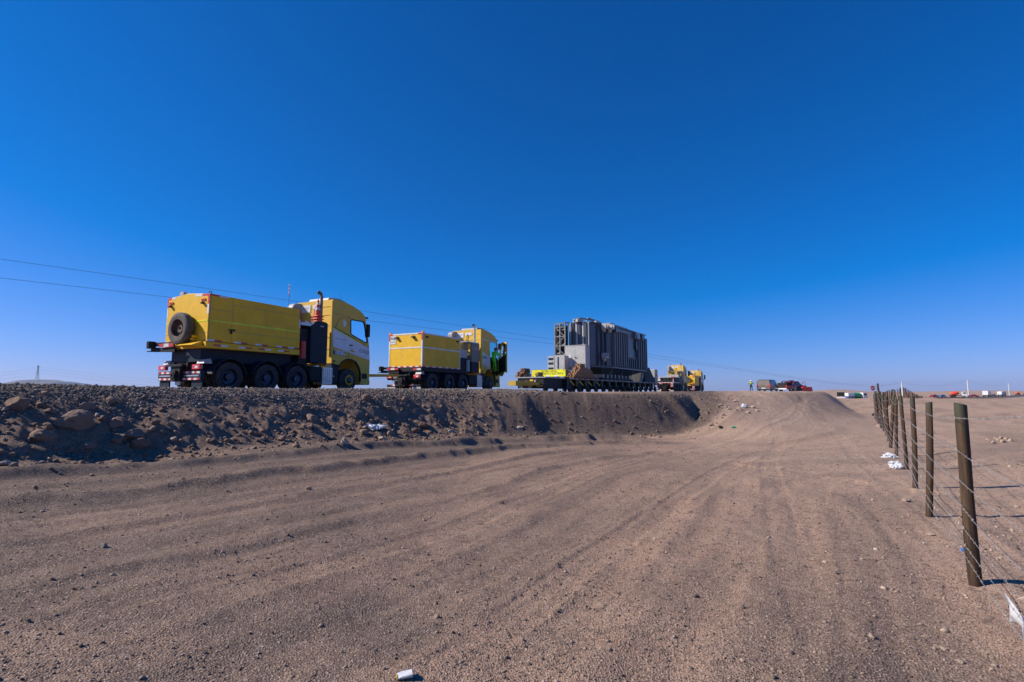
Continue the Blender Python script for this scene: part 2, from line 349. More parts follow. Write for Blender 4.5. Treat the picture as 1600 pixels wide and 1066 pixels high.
def tracks(X, Y):        # wheel ruts: pressed floor, small raised edges, tread marks
    z = np.zeros(X.shape); press = np.zeros(X.shape); m = (Y > .3) & (Y < 36) & (X > -9) & (X < 20); 
    if not m.any(): return z, press
    x, y = X[m], Y[m]; zz = np.zeros(x.shape); pp = np.zeros(x.shape)
    for ti, P in enumerate(TRK):
        best = np.full(x.shape, 1e9); cr = np.zeros(x.shape); run = np.zeros(x.shape); L0 = 0
        for a, b in zip(P[:-1], P[1:]):
            d = b-a; L = math.hypot(*d); ex = x-a[0]; ey = y-a[1]; t = np.clip((ex*d[0]+ey*d[1])/L**2, 0, 1); dx = ex-t*d[0]; dy = ey-t*d[1]; q = dx*dx+dy*dy
            k = q < best; best = np.where(k, q, best); cr = np.where(k, (d[0]*ey-d[1]*ex)/L, cr); run = np.where(k, L0+t*L, run); L0 += L
        fade = (.62,.5,.25,.6,.22)[ti]*(.15+.85*vnoise(run*.16+ti*7, ti*3.3+0*run, 6))
        for o_ in (-.95, .95):
            q = cr-o_+.06*np.sin(run*.7+ti*2+o_); w_ = .15
            floor = 1-sm((np.abs(q)-w_)/.05); edge = np.exp(-((np.abs(q)-w_-.07)/.05)**2)
            tread = .5+.5*np.sign(np.sin(run*2*math.pi/.16+np.abs(q)*14))
            zz += fade*(-.028*floor+.020*edge+.007*floor*tread*(y < 9)); pp = np.maximum(pp, fade*floor)
    z[m] = zz; press[m] = pp; return z, press
def terrain(X, Y, detail=True):
    X = np.asarray(X, float); Y = np.asarray(Y, float)
    d, t = toe_dist(X, Y); R = np.hypot(X, Y)
    zt = .07*np.clip(-X-1, 0, 9)*sm((Y+8)/10) - .22*np.exp(-((X-5)**2/18+(Y-20)**2/22))
    zt = zt-1.7*sm((R-70)/200)*sm((X-10)/40)
    zt = zt+.75*np.exp(-(((X-60)/28)**2+((Y-78)/26)**2))
    far = sm((R-500)/900)*sm((X-50)/300)
    az = np.degrees(np.arctan2(X, np.maximum(Y, 1e-3)))
    zt = zt+far*(2.2+9*np.exp(-((az-32)/2.6)**2)+5.5*np.exp(-((az-43)/5)**2)+1.5*fbm(az*.5, R/900, 3, 5))*np.exp(-((R-2200)/1500)**2)
    wob = .35*fbm(t*.35, d*.0+3, 3, 2)
    w = 2.35+.3*np.sin(t*.21)+.75*(1-sm((X+4)/5))-.25*sm((X+1)/3)
    S = sm((d+wob+.05)/w)
    left = 1-sm((X+1.0)/6)
    top = EYE-.03+.17*left*np.exp(-((d-3.2)/1.0)**2)-.04*sm((X+2)/8)+.05*fbm(t*.25, d*.1, 2, 9)*np.exp(-((d-2.5)/1.5)**2)
    bank = S*(top-zt)
    kf = sm((Y-24)/15); mm = 1-sm((X-(.60*Y-5.5*(1-kf)))/(10-7.2*kf))
    ramp = sm((Y-20.5+5.0*sm((X-6)/4.5))/17.5)*mm*(EYE+.02-zt+.03*fbm(X*.3, Y*.3, 2, 4))
    z = zt+np.maximum(bank, ramp)
    # windrows pushed up by the grader, ruts along the track
    near = (1-sm((R-16)/14))
    wv = .35*fbm(t*.22, 0*t+7, 3, 21)
    front = 1-sm((X-3.5)/4)
    def ridge(c, wd, h): 
        q = d+c+wv*.7; return h*np.where(q > 0, np.exp(-(q/(wd*1.7))**2), np.exp(-(q/(wd*.62))**2))
    lump = .35+1.1*vnoise(t*.55, d*.3, 3)+.25*fbm(X*3, Y*3, 3, 29)
    z = z+front*lump*(ridge(1.75+.25*fbm(t*1.1, 0*t, 3, 27), .30, .165)+ridge(3.55+.2*fbm(t*1.3, 0*t+2, 3, 28), .24, .125)+ridge(5.1, .16, .05)+ridge(6.6, .2, .045))+tracks(X, Y)[0]
    flat = 1-sm((d+.6)/.8)
    z = z+flat*near*(.034*fbm(t*.12, d*1.15, 4, 31)+.03*fbm(X*.9, Y*.9, 4, 37)+.022*fbm(t*.35, d*3.2, 3, 33))
    z = z+.05*fbm(X*.35, Y*.35, 3, 41)*np.where(d < 0, 1, .5)*(1-sm((R-150)/150))
    # wild ground right of the fence
    rt = sm((X-.64*Y-2.2)/1.5)*sm((X-2)/3)
    z = z+rt*(.10*fbm(X*.5, Y*.5, 4, 51)+.05)
    # lumpy left bank, smooth eroded right bank
    onb = np.exp(-((d-1.05)/1.05)**2)
    lu = 1-sm((X+2.0)/3.0)
    n1 = fbm(X*.9, Y*.9, 4, 61); n2 = np.abs(fbm(X*1.7, Y*1.7, 4, 67))
    z = z+onb*lu*(.26*n1+.22*n2-.06)
    hol = np.exp(-(((X+7.6)/1.3)**2+((Y-10.2)/1.2)**2)); z = z-.30*hol
    z = z+onb*(1-lu)*(.07*fbm(t*1.6, d*.35, 4, 71)+.05*fbm(X*1.1, Y*1.1, 4, 73))
    rmp = sm((Y-24)/4)*sm((X-9)/4)*(1-sm((Y-44)/6)); z = z+rmp*(.055*fbm(X*.6, Y*.35, 4, 81)+.05*np.abs(fbm(X*1.4, Y*.8, 3, 83)))
    if detail:
        k = (1-sm((R-25)/40))
        z = z+k*(.008*fbm(X*4, Y*4, 3, 91)+.0035*fbm(X*14, Y*14, 3, 93)*(1-sm((R-9)/8)))
        z = z+k*onb*.05*np.abs(fbm(X*4.5, Y*4.5, 4, 95))
    return z
def gz(x, y): return float(terrain(np.array([x]), np.array([y]))[0])
def ground_px(px, py):       # where the line of sight through a pixel meets the ground
    d = ray(px, py); Ys = np.concatenate([np.linspace(1.5, 40, 1200), np.linspace(40.1, 400, 1500)])
    k = Ys/d.y; xs = d.x*k; zs = EYE+d.z*k; h = terrain(xs, Ys); i = np.argmax(h >= zs)
    return Vector((xs[i], Ys[i], h[i]))

ang = np.radians(np.concatenate([np.arange(-180, -54, 3.0), np.arange(-54, 54, .125), np.arange(54, 180, 3.0)]))
rad = np.concatenate([[.02, .4, .8, 1.2], 1.5*1.0073**np.arange(0, 560)]); rad = rad[rad < 80]
rad = np.concatenate([rad, 80*1.03**np.arange(0, 185)])
NA, NRr = len(ang), len(rad)
A, Rr = np.meshgrid(ang, rad, indexing='xy')
GX = (Rr*np.sin(A)).ravel(); GY = (Rr*np.cos(A)).ravel()
GZ = np.concatenate([terrain(GX[i:i+120000], GY[i:i+120000]) for i in range(0, len(GX), 120000)])
i0 = (np.arange(NRr-1)[:, None]*NA+np.arange(NA)[None, :]).ravel(); i1 = (np.arange(NRr-1)[:, None]*NA+((np.arange(NA)+1) % NA)[None, :]).ravel()
faces = np.stack([i0, i0+NA, i1+NA, i1], 1)
def np_mesh(name, V, F, m, smooth=False):
    me = bpy.data.meshes.new(name); n = F.shape[1]
    me.vertices.add(len(V)); me.vertices.foreach_set('co', np.ascontiguousarray(V, np.float32).ravel())
    me.loops.add(F.size); me.loops.foreach_set('vertex_index', F.astype(np.int32).ravel())
    me.polygons.add(len(F)); me.polygons.foreach_set('loop_start', np.arange(0, F.size, n, dtype=np.int32))
    if smooth: me.polygons.foreach_set('use_smooth', np.ones(len(F), bool))
    me.materials.append(m); me.update(calc_edges=True); return me
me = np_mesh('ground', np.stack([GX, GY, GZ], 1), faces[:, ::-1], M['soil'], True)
dG, tG = np.concatenate([np.stack(toe_dist(GX[i:i+120000], GY[i:i+120000])) for i in range(0, len(GX), 120000)], 1)
gv = np.clip(sm((dG-1.7+.6*fbm(GX*.8, GY*.8, 3, 7))/.8)*(1-sm((GX-1.5)/2.5)) + .5*(1-sm((GX+4.5)/5))*sm((dG+5.5)/3) + .95*sm((dG+.3)/.6)*sm((GX+.5)/2)*(1-sm((GX-9.5+.35*(26-GY))/3))*(1-sm((dG-6)/3)), 0, 1)
gv = gv+.52*(1-sm((GX+3.0)/8))*(dG < 0)+(.28-.20*sm((GX-.5)/4))*sm((fbm(GX*.55, GY*.55, 4, 19)+.05)/.35)*(dG < 0)+.70*(1-sm((GX-.5)/3.5))*sm((dG+4.6+.8*fbm(GX*.7, GY*.7, 3, 17))/1.4)*(dG < .3)+.10-.25*tracks(GX, GY)[1]
gv = np.clip(gv*(.75+.5*vnoise(GX*.7, GY*.7, 5)) + .30*sm((vnoise(tG*.18, dG*1.3, 12)-.55)/.2)*(dG < 0), 0, 1)
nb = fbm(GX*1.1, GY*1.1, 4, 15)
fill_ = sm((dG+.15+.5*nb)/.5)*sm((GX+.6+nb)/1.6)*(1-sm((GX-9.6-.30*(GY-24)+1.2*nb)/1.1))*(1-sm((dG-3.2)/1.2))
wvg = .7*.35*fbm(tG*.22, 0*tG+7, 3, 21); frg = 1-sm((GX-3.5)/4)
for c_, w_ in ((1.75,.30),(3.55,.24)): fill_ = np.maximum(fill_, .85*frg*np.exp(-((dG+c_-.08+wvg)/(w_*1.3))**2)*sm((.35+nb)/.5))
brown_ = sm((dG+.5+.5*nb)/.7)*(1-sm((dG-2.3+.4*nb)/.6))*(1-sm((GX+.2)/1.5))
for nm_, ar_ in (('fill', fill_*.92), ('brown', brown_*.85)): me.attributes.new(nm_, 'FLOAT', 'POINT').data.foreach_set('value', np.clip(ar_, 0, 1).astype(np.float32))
pl_ = (sm((GX-1.5)/8)*(.55+.45*vnoise(GX*.4, GY*.4, 8))*(dG < 4)).astype(np.float32); me.attributes.new('pale', 'FLOAT', 'POINT').data.foreach_set('value', pl_)
atr = me.attributes.new('gravel', 'FLOAT', 'POINT'); atr.data.foreach_set('value', gv.astype(np.float32))
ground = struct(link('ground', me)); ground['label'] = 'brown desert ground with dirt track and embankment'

# left hills far behind the embankment
def hill(name, pts, Y, depth):
    mb = MB(); base = -30
    n = len(pts); v = []; f = []
    K = 9
    for k in range(K+1):
        a = math.pi*k/K
        for i, (px, py) in enumerate(pts):
            p = at(px, py, Y); hgt = p.z-base
            jit = 1+.12*(vnoise(px*.13, k*.8, 3)-.5)
            v.append((p.x, Y-depth*math.cos(a), base+hgt*math.sin(a)**.8*(jit if 0 < k < K and k != round(K/2) else 1)))
    for k in range(K):
        for i in range(n-1): f.append((k*n+i, k*n+i+1, (k+1)*n+i+1, (k+1)*n+i))
    mb.add(v, f); return struct(mb.build(name, M['hillm'], smooth=True))
M['hillm'] = mat('far_hill_soil', (.17,.125,.11), .95, vary=.1, scale=.004)
hill('hill', [(x, 613-20*math.exp(-((x-70)/21)**2)-15*math.exp(-((x-102)/14)**2)) for x in range(0, 170, 4)], 7000, 700)
hill('hill', [(x, 612-15*math.exp(-((x+25)/40)**2)) for x in range(-160, 80, 8)], 8500, 700)

# ------------------------------------------------------------------ loose stones (uncountable) and single rocks
_ph = (1+5**.5)/2
ICO_V = np.array([(-1,_ph,0),(1,_ph,0),(-1,-_ph,0),(1,-_ph,0),(0,-1,_ph),(0,1,_ph),(0,-1,-_ph),(0,1,-_ph),(_ph,0,-1),(_ph,0,1),(-_ph,0,-1),(-_ph,0,1)])/1.902
ICO_F = np.array([(0,11,5),(0,5,1),(0,1,7),(0,7,10),(0,10,11),(1,5,9),(5,11,4),(11,10,2),(10,7,6),(7,1,8),(3,9,4),(3,4,2),(3,2,6),(3,6,8),(3,8,9),(4,9,5),(2,4,11),(6,2,10),(8,6,7),(9,8,1)])
def scatter(name, X, Y, S, m, label, sink=.25, tone=None):
    n = len(X); Z = terrain(X, Y)
    q = NR.randn(n, 4); q /= np.linalg.norm(q, axis=1)[:, None]; w, x, y, z = q.T
    Rm = np.stack([1-2*(y*y+z*z), 2*(x*y-z*w), 2*(x*z+y*w), 2*(x*y+z*w), 1-2*(x*x+z*z), 2*(y*z-x*w), 2*(x*z-y*w), 2*(y*z+x*w), 1-2*(x*x+y*y)], 1).reshape(n, 3, 3)
    sh = S[:, None]*(.6+.7*NR.rand(n, 3)); base = ICO_V[None]*(.55+.75*NR.rand(n, 12, 1))*sh[:, None, :]
    V = np.einsum('nij,nkj->nki', Rm, base); V[:, :, 2] *= .75
    V[:, :, 0] += X[:, None]; V[:, :, 1] += Y[:, None]; V[:, :, 2] += (Z+S*(.5-sink))[:, None]
    F = (ICO_F[None]+12*np.arange(n)[:, None, None]).reshape(-1, 3)
    me = np_mesh(name, V.reshape(-1, 3), F, m)
    if tone is None: tone = NR.rand(n)**1.3
    a = me.attributes.new('tone', 'FLOAT', 'POINT'); a.data.foreach_set('value', np.repeat(tone, 12).astype(np.float32))
    o = link(name, me); o['kind'] = 'stuff'; o['label'] = label; o['category'] = 'stones'
    return o
def wedge(n, r0, r1, a0=-53, a1=53):
    r = np.exp(NR.uniform(math.log(r0), math.log(r1), n)); a = np.radians(NR.uniform(a0, a1, n)); return r*np.sin(a), r*np.cos(a)
# grit on the track
X, Y = wedge(60000, 2.2, 18); d, t = toe_dist(X, Y)
keep = (d < .2) & (NR.rand(len(X)) < .25+1.3*sm((fbm(t*.25, d*1.1, 4, 31)+fbm(X*.8, Y*.8, 3, 35)+.25)/.8)); X, Y = X[keep], Y[keep]
scatter('track_grit', X, Y, np.clip(0.0034*np.exp(.52*NR.randn(len(X))), .0018, .016)*(1+.05*np.hypot(X, Y)), M['stone'], 'fine loose grit strewn over the dirt track')
# crushed stone on the gravel shoulder under the two rear trucks
i = NR.randint(0, len(TOES)-1, 60000); f = NR.rand(60000); 
seg = np.diff(TOES, axis=0); nrm = np.stack([-seg[:, 1], seg[:, 0]], 1)/np.hypot(*seg.T)[:, None]
w = np.hypot(*seg.T); ii = NR.choice(len(seg), 44000, p=w*(TOES[:-1, 0] < 2)*(TOES[:-1, 1] > 1.5)/(w*(TOES[:-1, 0] < 2)*(TOES[:-1, 1] > 1.5)).sum()); ff = NR.rand(44000); off = 1.55+2.6*NR.rand(44000)
P = TOES[ii]+seg[ii]*ff[:, None]+nrm[ii]*off[:, None]
keep = (NR.rand(len(P)) < sm((off-1.5+.6*fbm(P[:, 0]*.8, P[:, 1]*.8, 3, 7))/.5)); P = P[keep]
scatter('shoulder_gravel', P[:, 0], P[:, 1], np.clip(.0165*np.exp(.42*NR.randn(len(P))), .008, .050), M['crushed'], 'grey crushed stone along the top of the embankment')
# small clods on the banks and beyond the fence
ii = NR.choice(len(seg), 5200, p=w*(TOES[:-1, 0] < 12)*(TOES[:-1, 1] > 1.5)/(w*(TOES[:-1, 0] < 12)*(TOES[:-1, 1] > 1.5)).sum()); P = TOES[ii]+seg[ii]*NR.rand(5200)[:, None]+nrm[ii]*(NR.randn(5200)*.9+.7)[:, None]
keep = (NR.rand(len(P)) < np.where(P[:, 0] < -.5, 1, .35)); P = P[keep]
scatter('bank_rubble', P[:, 0], P[:, 1], np.clip(.028*np.exp(.55*NR.randn(len(P))), .012, .10), M['clod'], 'small clods and rubble on the embankment slope')
X = NR.uniform(2.5, 45, 3500); Y = X/.66*NR.uniform(.35, 1.06, 3500)+1.0*NR.randn(3500); k = (Y > 2) ; X, Y = X[k], Y[k]
kk = NR.rand(len(X)) < .15+.85*sm((fbm(X*.3, Y*.3, 3, 77)+.1)/.5); X, Y = X[kk], Y[kk]
scatter('field_stones', X, Y, np.clip(.010*np.exp(.6*NR.randn(len(X))), .005, .045), M['pale'], 'pale stones strewn along and beyond the fence', sink=.45)
def rock_mesh(k):
    bm = bmesh.new(); bmesh.ops.create_icosphere(bm, subdivisions=3, radius=1)
    r = random.Random(k); cuts = [Vector((r.gauss(0,1), r.gauss(0,1), r.gauss(0,.8))).normalized() for _ in range(13)]; ds = [r.uniform(.42,.82) for _ in cuts]
    for v in bm.verts:
        p = v.co.copy()
        for c, q in zip(cuts, ds):
            e = p.dot(c)-q
            if e > 0: p -= c*e*.9
        p *= 1+.26*float(fbm(np.array([p.x*2.6+k]), np.array([p.y*2.6+p.z*1.9]), 5, k, .6)[0])
        v.co = p
    me = bpy.data.meshes.new('rock'); bm.to_mesh(me); bm.free()
    a = me.attributes.new('tone', 'FLOAT', 'POINT'); a.data.foreach_set('value', [r.uniform(.25,.75)]*len(me.vertices))
    return me
ROCKS = [rock_mesh(k) for k in range(7)]; ROCKMAT = {}
def rock(px, py, wpx, label, m='clod', hk=.7, group=None, k=None):
    p = ground_px(px, py); s = wpx/800*p.y/2*(1.2 if m == 'clod' and wpx > 13 else 1)
    key = (k if k is not None else rnd.randrange(7), m)
    if key not in ROCKMAT:
        c = ROCKS[key[0]].copy(); c.materials.clear(); c.materials.append(M[m]); ROCKMAT[key] = c
    o = link('rock', ROCKMAT[key]); o.location = (p.x, p.y+s*.4, p.z+s*hk*.30); o.scale = (s, s*.9, s*hk); o.rotation_euler = (rnd.uniform(-.2,.2), rnd.uniform(-.2,.2), rnd.uniform(0,6.28))
    return tag(o, label, 'rock', group or 'rocks and clods along the embankment')
rock(104, 668, 46, 'largest brown clod high on the shadowed left bank')
rock(200, 688, 34, 'rounded boulder at the foot of the left bank, biggest of its cluster')
rock(178, 690, 24, 'upright pale edged rock left of the rounded boulder on the left bank')
rock(178, 668, 28, 'flat slab of rock lying on top of the boulder cluster on the left bank')
rock(213, 702, 28, 'low broken rock at the foot of the left bank below the rounded boulder')
rock(16, 640, 36, 'lone brown clod near the top of the left bank at the picture edge')
rock(72, 672, 16, 'narrow split rock beside the largest clod on the left bank')
rock(75, 646, 18, 'small clod above the largest clod on the left bank')
rock(134, 640, 20, 'clod high on the left bank right of the largest one')
rock(102, 708, 16, 'egg shaped stone in the shaded hollow at the foot of the left bank')
rock(130, 703, 22, 'long stone in the shaded hollow right of the egg shaped one')
rock(16, 714, 13, 'pointed brown stone in the shade at the left picture edge')
rock(3, 728, 24, 'pale cream stone cut by the left picture edge', 'pale', .5)
rock(170, 631, 17, 'small clod just under the gravel shoulder on the left bank')
rock(62, 690, 30, 'crumbly clod lying low in the shaded hollow of the left bank')
rock(157, 857, 17, 'dark grey stone alone on the near left track', 'crushed')
rock(481, 766, 11, 'light brown stone alone between the two windrows', 'pale')
rock(538, 692, 15, 'pale rounded rock standing clear at the foot of the middle bank', 'pale', .95)
rock(783, 788, 12, 'dark clod alone on the middle of the track', 'clod')
rock(570, 627, 17, 'brown rock below the front wheel of the rearmost truck')
rock(605, 641, 13, 'upright rock in the middle bank right of the white sheet')
rock(655, 668, 26, 'large pale lump on the middle bank under the second truck', 'clod')
rock(645, 677, 20, 'flat rock in front of the large pale lump', 'clod')
rock(597, 688, 16, 'rock at the foot of the middle bank below the white sheet', 'pale')
rock(484, 658, 22, 'brown clod cluster left of the white sheet on the middle bank')
rock(478, 671, 18, 'low clod under the clod cluster on the middle bank')
rock(632, 627, 14, 'rock near the top of the bank below the gap between the trucks')
rock(567, 679, 15, 'dark clod just below the white sheet on the middle bank')
rock(610, 680, 14, 'dark clod right of the rocks below the white sheet')
rock(705, 676, 14, 'flat stone at the foot of the bank under the second cab', 'pale', .5)
rock(812, 670, 12, 'pale broken stones at the start of the smooth bank', 'pale', .5)
rock(1420, 785, 17, 'pale pink stone between the track and the third fence post', 'pale', .7)
rock(1455, 838, 14, 'pale stone on the ground left of the second fence post', 'pale', .6)
rock(1503, 1039, 12, 'small white stone at the bottom right', 'pale')
rock(1374, 667, 8, 'pale stone beside the distant fence bend', 'pale')
rock(1112, 666, 9, 'brown stone at the right end of the smooth bank')
for px, py, s in ((30,655,11),(50,664,12),(120,625,10),(225,640,10),(240,650,11),(262,664,10),(285,655,10),(300,668,9),(330,690,11),(350,660,10),(372,650,11),(395,668,10),(410,686,12),(430,660,9),(455,680,10),(505,660,11),(520,640,12),(545,650,10),(560,662,12),(585,655,11),(620,660,10),(670,640,10),(690,660,9),(415,632,9),(460,640,10),(345,636,9)):
    rock(px, py+3, s, 'small brown clod among many on the rubble bank below the rear trucks', 'clod', .75, 'small clods on the rubble bank')
for px, py, s in ((1150,628,8),(1156,641,9),(1170,646,9),(1178,638,9),(1184,643,8),(1140,640,8),(1130,650,8),(1126,634,7)):
    rock(px, py, s, 'small pale rock in the rubble patch at the corner of the ramp', 'pale', .8, 'rubble patch on the ramp corner')
for px, py, s in ((1546,690,9),(1553,693,9),(1561,689,8),(1568,692,9),(1574,687,8),(1580,690,8),(1557,686,7),(1565,686,7)):
    rock(px, py, s, 'pale stone in the rubble heap beyond the nearest fence posts', 'pale', .8, 'rubble heap beyond the fence')
for px, py, s in ((1466,1015,11),(1478,1018,13),(1540,1024,12),(1526,1010,9),(1552,1032,10),(1548,985,9),(1450,1000,9),(1492,1022,9),(1557,1044,10)):
    rock(px, py, s, 'small pale pink clod in the crumbly patch in front of the fence', 'pale', .5, 'crumbly clods near the fence')

# ------------------------------------------------------------------ lettering
def text(name, body, h, m, parent, loc, rot, sx=1.0, bold=0):
    c = bpy.data.curves.new(name, 'FONT'); c.body = body; c.size = h; c.align_x = 'CENTER'; c.align_y = 'CENTER'; c.extrude = .001; c.offset = bold
    o = bpy.data.objects.new(name, c); COL.objects.link(o); dg = bpy.context.evaluated_depsgraph_get()
    me = bpy.data.meshes.new_from_object(o.evaluated_get(dg)); bpy.data.objects.remove(o); bpy.data.curves.remove(c)
    me.materials.clear(); me.materials.append(m); o = link(name, me, parent); o.location = loc; o.rotation_euler = rot; o.scale = (sx, 1, 1); return o
R_SIDE = (math.radians(90), 0, 0)                       # reads on a right hand side (normal -y), x forward
R_REAR = (math.radians(90), 0, math.radians(-90))       # reads on a rear face (normal -x)

# ------------------------------------------------------------------ wheels
def tyre_mb(R, w, y, side):      # side -1: outer face towards -y
    mb = MB(); o = side
    mb.lathe((0, y, 0), (0, o, 0), [(-w, R*.60), (-w, R*.88), (-w*.92, R*.965), (-w*.78, R), (-w*.56, R), (-w*.55, R*.975), (-w*.5, R*.975), (-w*.49, R), (-w*.30, R), (-w*.29, R*.975), (-w*.24, R*.975), (-w*.23, R), (-w*.2, R), (-w*.06, R*.965), (0, R*.88), (.005, R*.74), (-.02, R*.60)], 36)
    return mb
def rim_mb(R, w, y, side, deep):
    mb = MB(); o = side; q = R*.60
    if deep: pr = [(-.02, q), (.012, q*.98), (.012, q*.93), (-.05, q*.88), (-.13, q*.80), (-.15, q*.45), (-.10, q*.42), (-.05, q*.38), (-.04, .001)]
    else: pr = [(-.02, q), (.012, q*.98), (.012, q*.92), (-.03, q*.86), (.0, q*.72), (.045, q*.60), (.05, q*.42), (.10, q*.40), (.12, q*.30), (.12, .001)]
    mb.lathe((0, y, 0), (0, o, 0), pr, 32)
    n = 10; br = q*.66 if deep else q*.56
    for k in range(n):
        t = 2*math.pi*k/n; b0 = -.15 if deep else .04
        mb.cyl((br*math.cos(t), y+o*b0, br*math.sin(t)), (br*math.cos(t), y+o*(b0+.035), br*math.sin(t)), .018, n=6)
    return mb
def ring_mb(R, y, side):
    mb = MB(); q = R*.6; mb.lathe((0, y, 0), (0, side, 0), [(.06, q*.44), (.065, q*.44), (.065, q*.74), (.055, q*.76)], 32)
    for k in range(10):
        t = 2*math.pi*k/10; mb.cyl((q*.58*math.cos(t), y+side*.06, q*.58*math.sin(t)), (q*.58*math.cos(t), y+side*.10, q*.58*math.sin(t)), .026, n=6, mi=1)
    return mb
_wc = {}
def wheel(parent, x, z, side, R=.56, dual=False, deep=True, rimm='rim', yout=1.24, ring=False, w=.30):
    key = (side, R, dual, deep, rimm, yout, w)
    if key not in _wc:
        t = tyre_mb(R, w, side*yout, side)
        if dual: t.v += tyre_mb(R, w, side*(yout-.36), side).v; k = len(t.f); t.f += [tuple(i+len(t.v)//2 for i in q) for q in t.f]; t.m += [0]*k
        _wc[key] = (t.mesh('tyre', M['rubber'], True), rim_mb(R, w, side*yout, side, deep).mesh('rim', M[rimm], True))
    e = bpy.data.objects.new('wheel', None); COL.objects.link(e); e.parent = parent; e.location = (x, 0, z)
    link('tyre', _wc[key][0], e); link('rim', _wc[key][1], e)
    if ring: ring_mb(R, side*yout, side).build('hub_ring', [M['yellow'], M['black']], e)
    return e

def tape(parent, name, a, b, h, n, normal, first=0, mats=('red','white')):    # red and white reflective strip, n blocks
    mb = MB(); a = Vector(a); b = Vector(b); nv = Vector(normal)
    for k in range(n):
        p, q = a.lerp(b, k/n), a.lerp(b, (k+1)/n); u = Vector((0,0,1)) if abs((b-a).normalized().z) < .7 else nv.cross(Vector((0,0,1)))
        v = [p-u*h/2+nv*.004, q-u*h/2+nv*.004, q+u*h/2+nv*.004, p+u*h/2+nv*.004]; v += [c-nv*.003 for c in v]
        mb.add(v, [(0,1,2,3),(7,6,5,4),(0,4,5,1),(1,5,6,2),(2,6,7,3),(3,7,4,0)], (k+first) % 2)
    return mb.build(name, [M[mats[0]], M[mats[1]]], parent)
def panel(parent, name, poly, m, y, th=.006):      # flat piece laid on a right hand side face
    return MB().prism(poly, y-th, y-.0005).build(name, M[m], parent)

# ------------------------------------------------------------------ truck cab with real openings
def cab_shell(outline, hole_r, hole_l, hw, skip, m):
    bm = bmesh.new(); n = len(outline)
    def yy(z): return hw-.045*max(0, z-2.3)
    rows = []
    for sgn in (-1, 1): rows.append([bm.verts.new((x, sgn*yy(z), z)) for x, z in outline])
    for i in range(n):
        if i in skip: continue
        j = (i+1) % n; bm.faces.new((rows[0][i], rows[0][j], rows[1][j], rows[1][i]))
    for r, (row, hole) in enumerate(((rows[0], hole_r), (rows[1], hole_l))):
        sgn = -1 if r == 0 else 1; ed = []
        for i in range(n):
            a, b = row[i], row[(i+1) % n]; e = bm.edges.get((a, b)) or bm.edges.new((a, b)); ed.append(e)
        if hole:
            hv = [bm.verts.new((x, sgn*yy(z), z)) for x, z in hole]
            ed += [bm.edges.new((hv[i], hv[(i+1) % len(hv)])) for i in range(len(hv))]
        bmesh.ops.triangle_fill(bm, use_beauty=True, use_dissolve=False, edges=ed)
    bmesh.ops.recalc_face_normals(bm, faces=bm.faces)
    me = bpy.data.meshes.new('cab_shell'); bm.to_mesh(me); bm.free(); me.materials.append(M[m]); return me
def quad_slab(mb, pts, th, mi=0):
    p = [Vector(q) for q in pts]; nv = (p[1]-p[0]).cross(p[2]-p[0]).normalized()*th; n = len(p)
    return mb.add([q for q in p]+[q+nv for q in p], [tuple(range(n-1,-1,-1)), tuple(range(n, 2*n))]+[(i, (i+1) % n, n+(i+1) % n, n+i) for i in range(n)], mi)

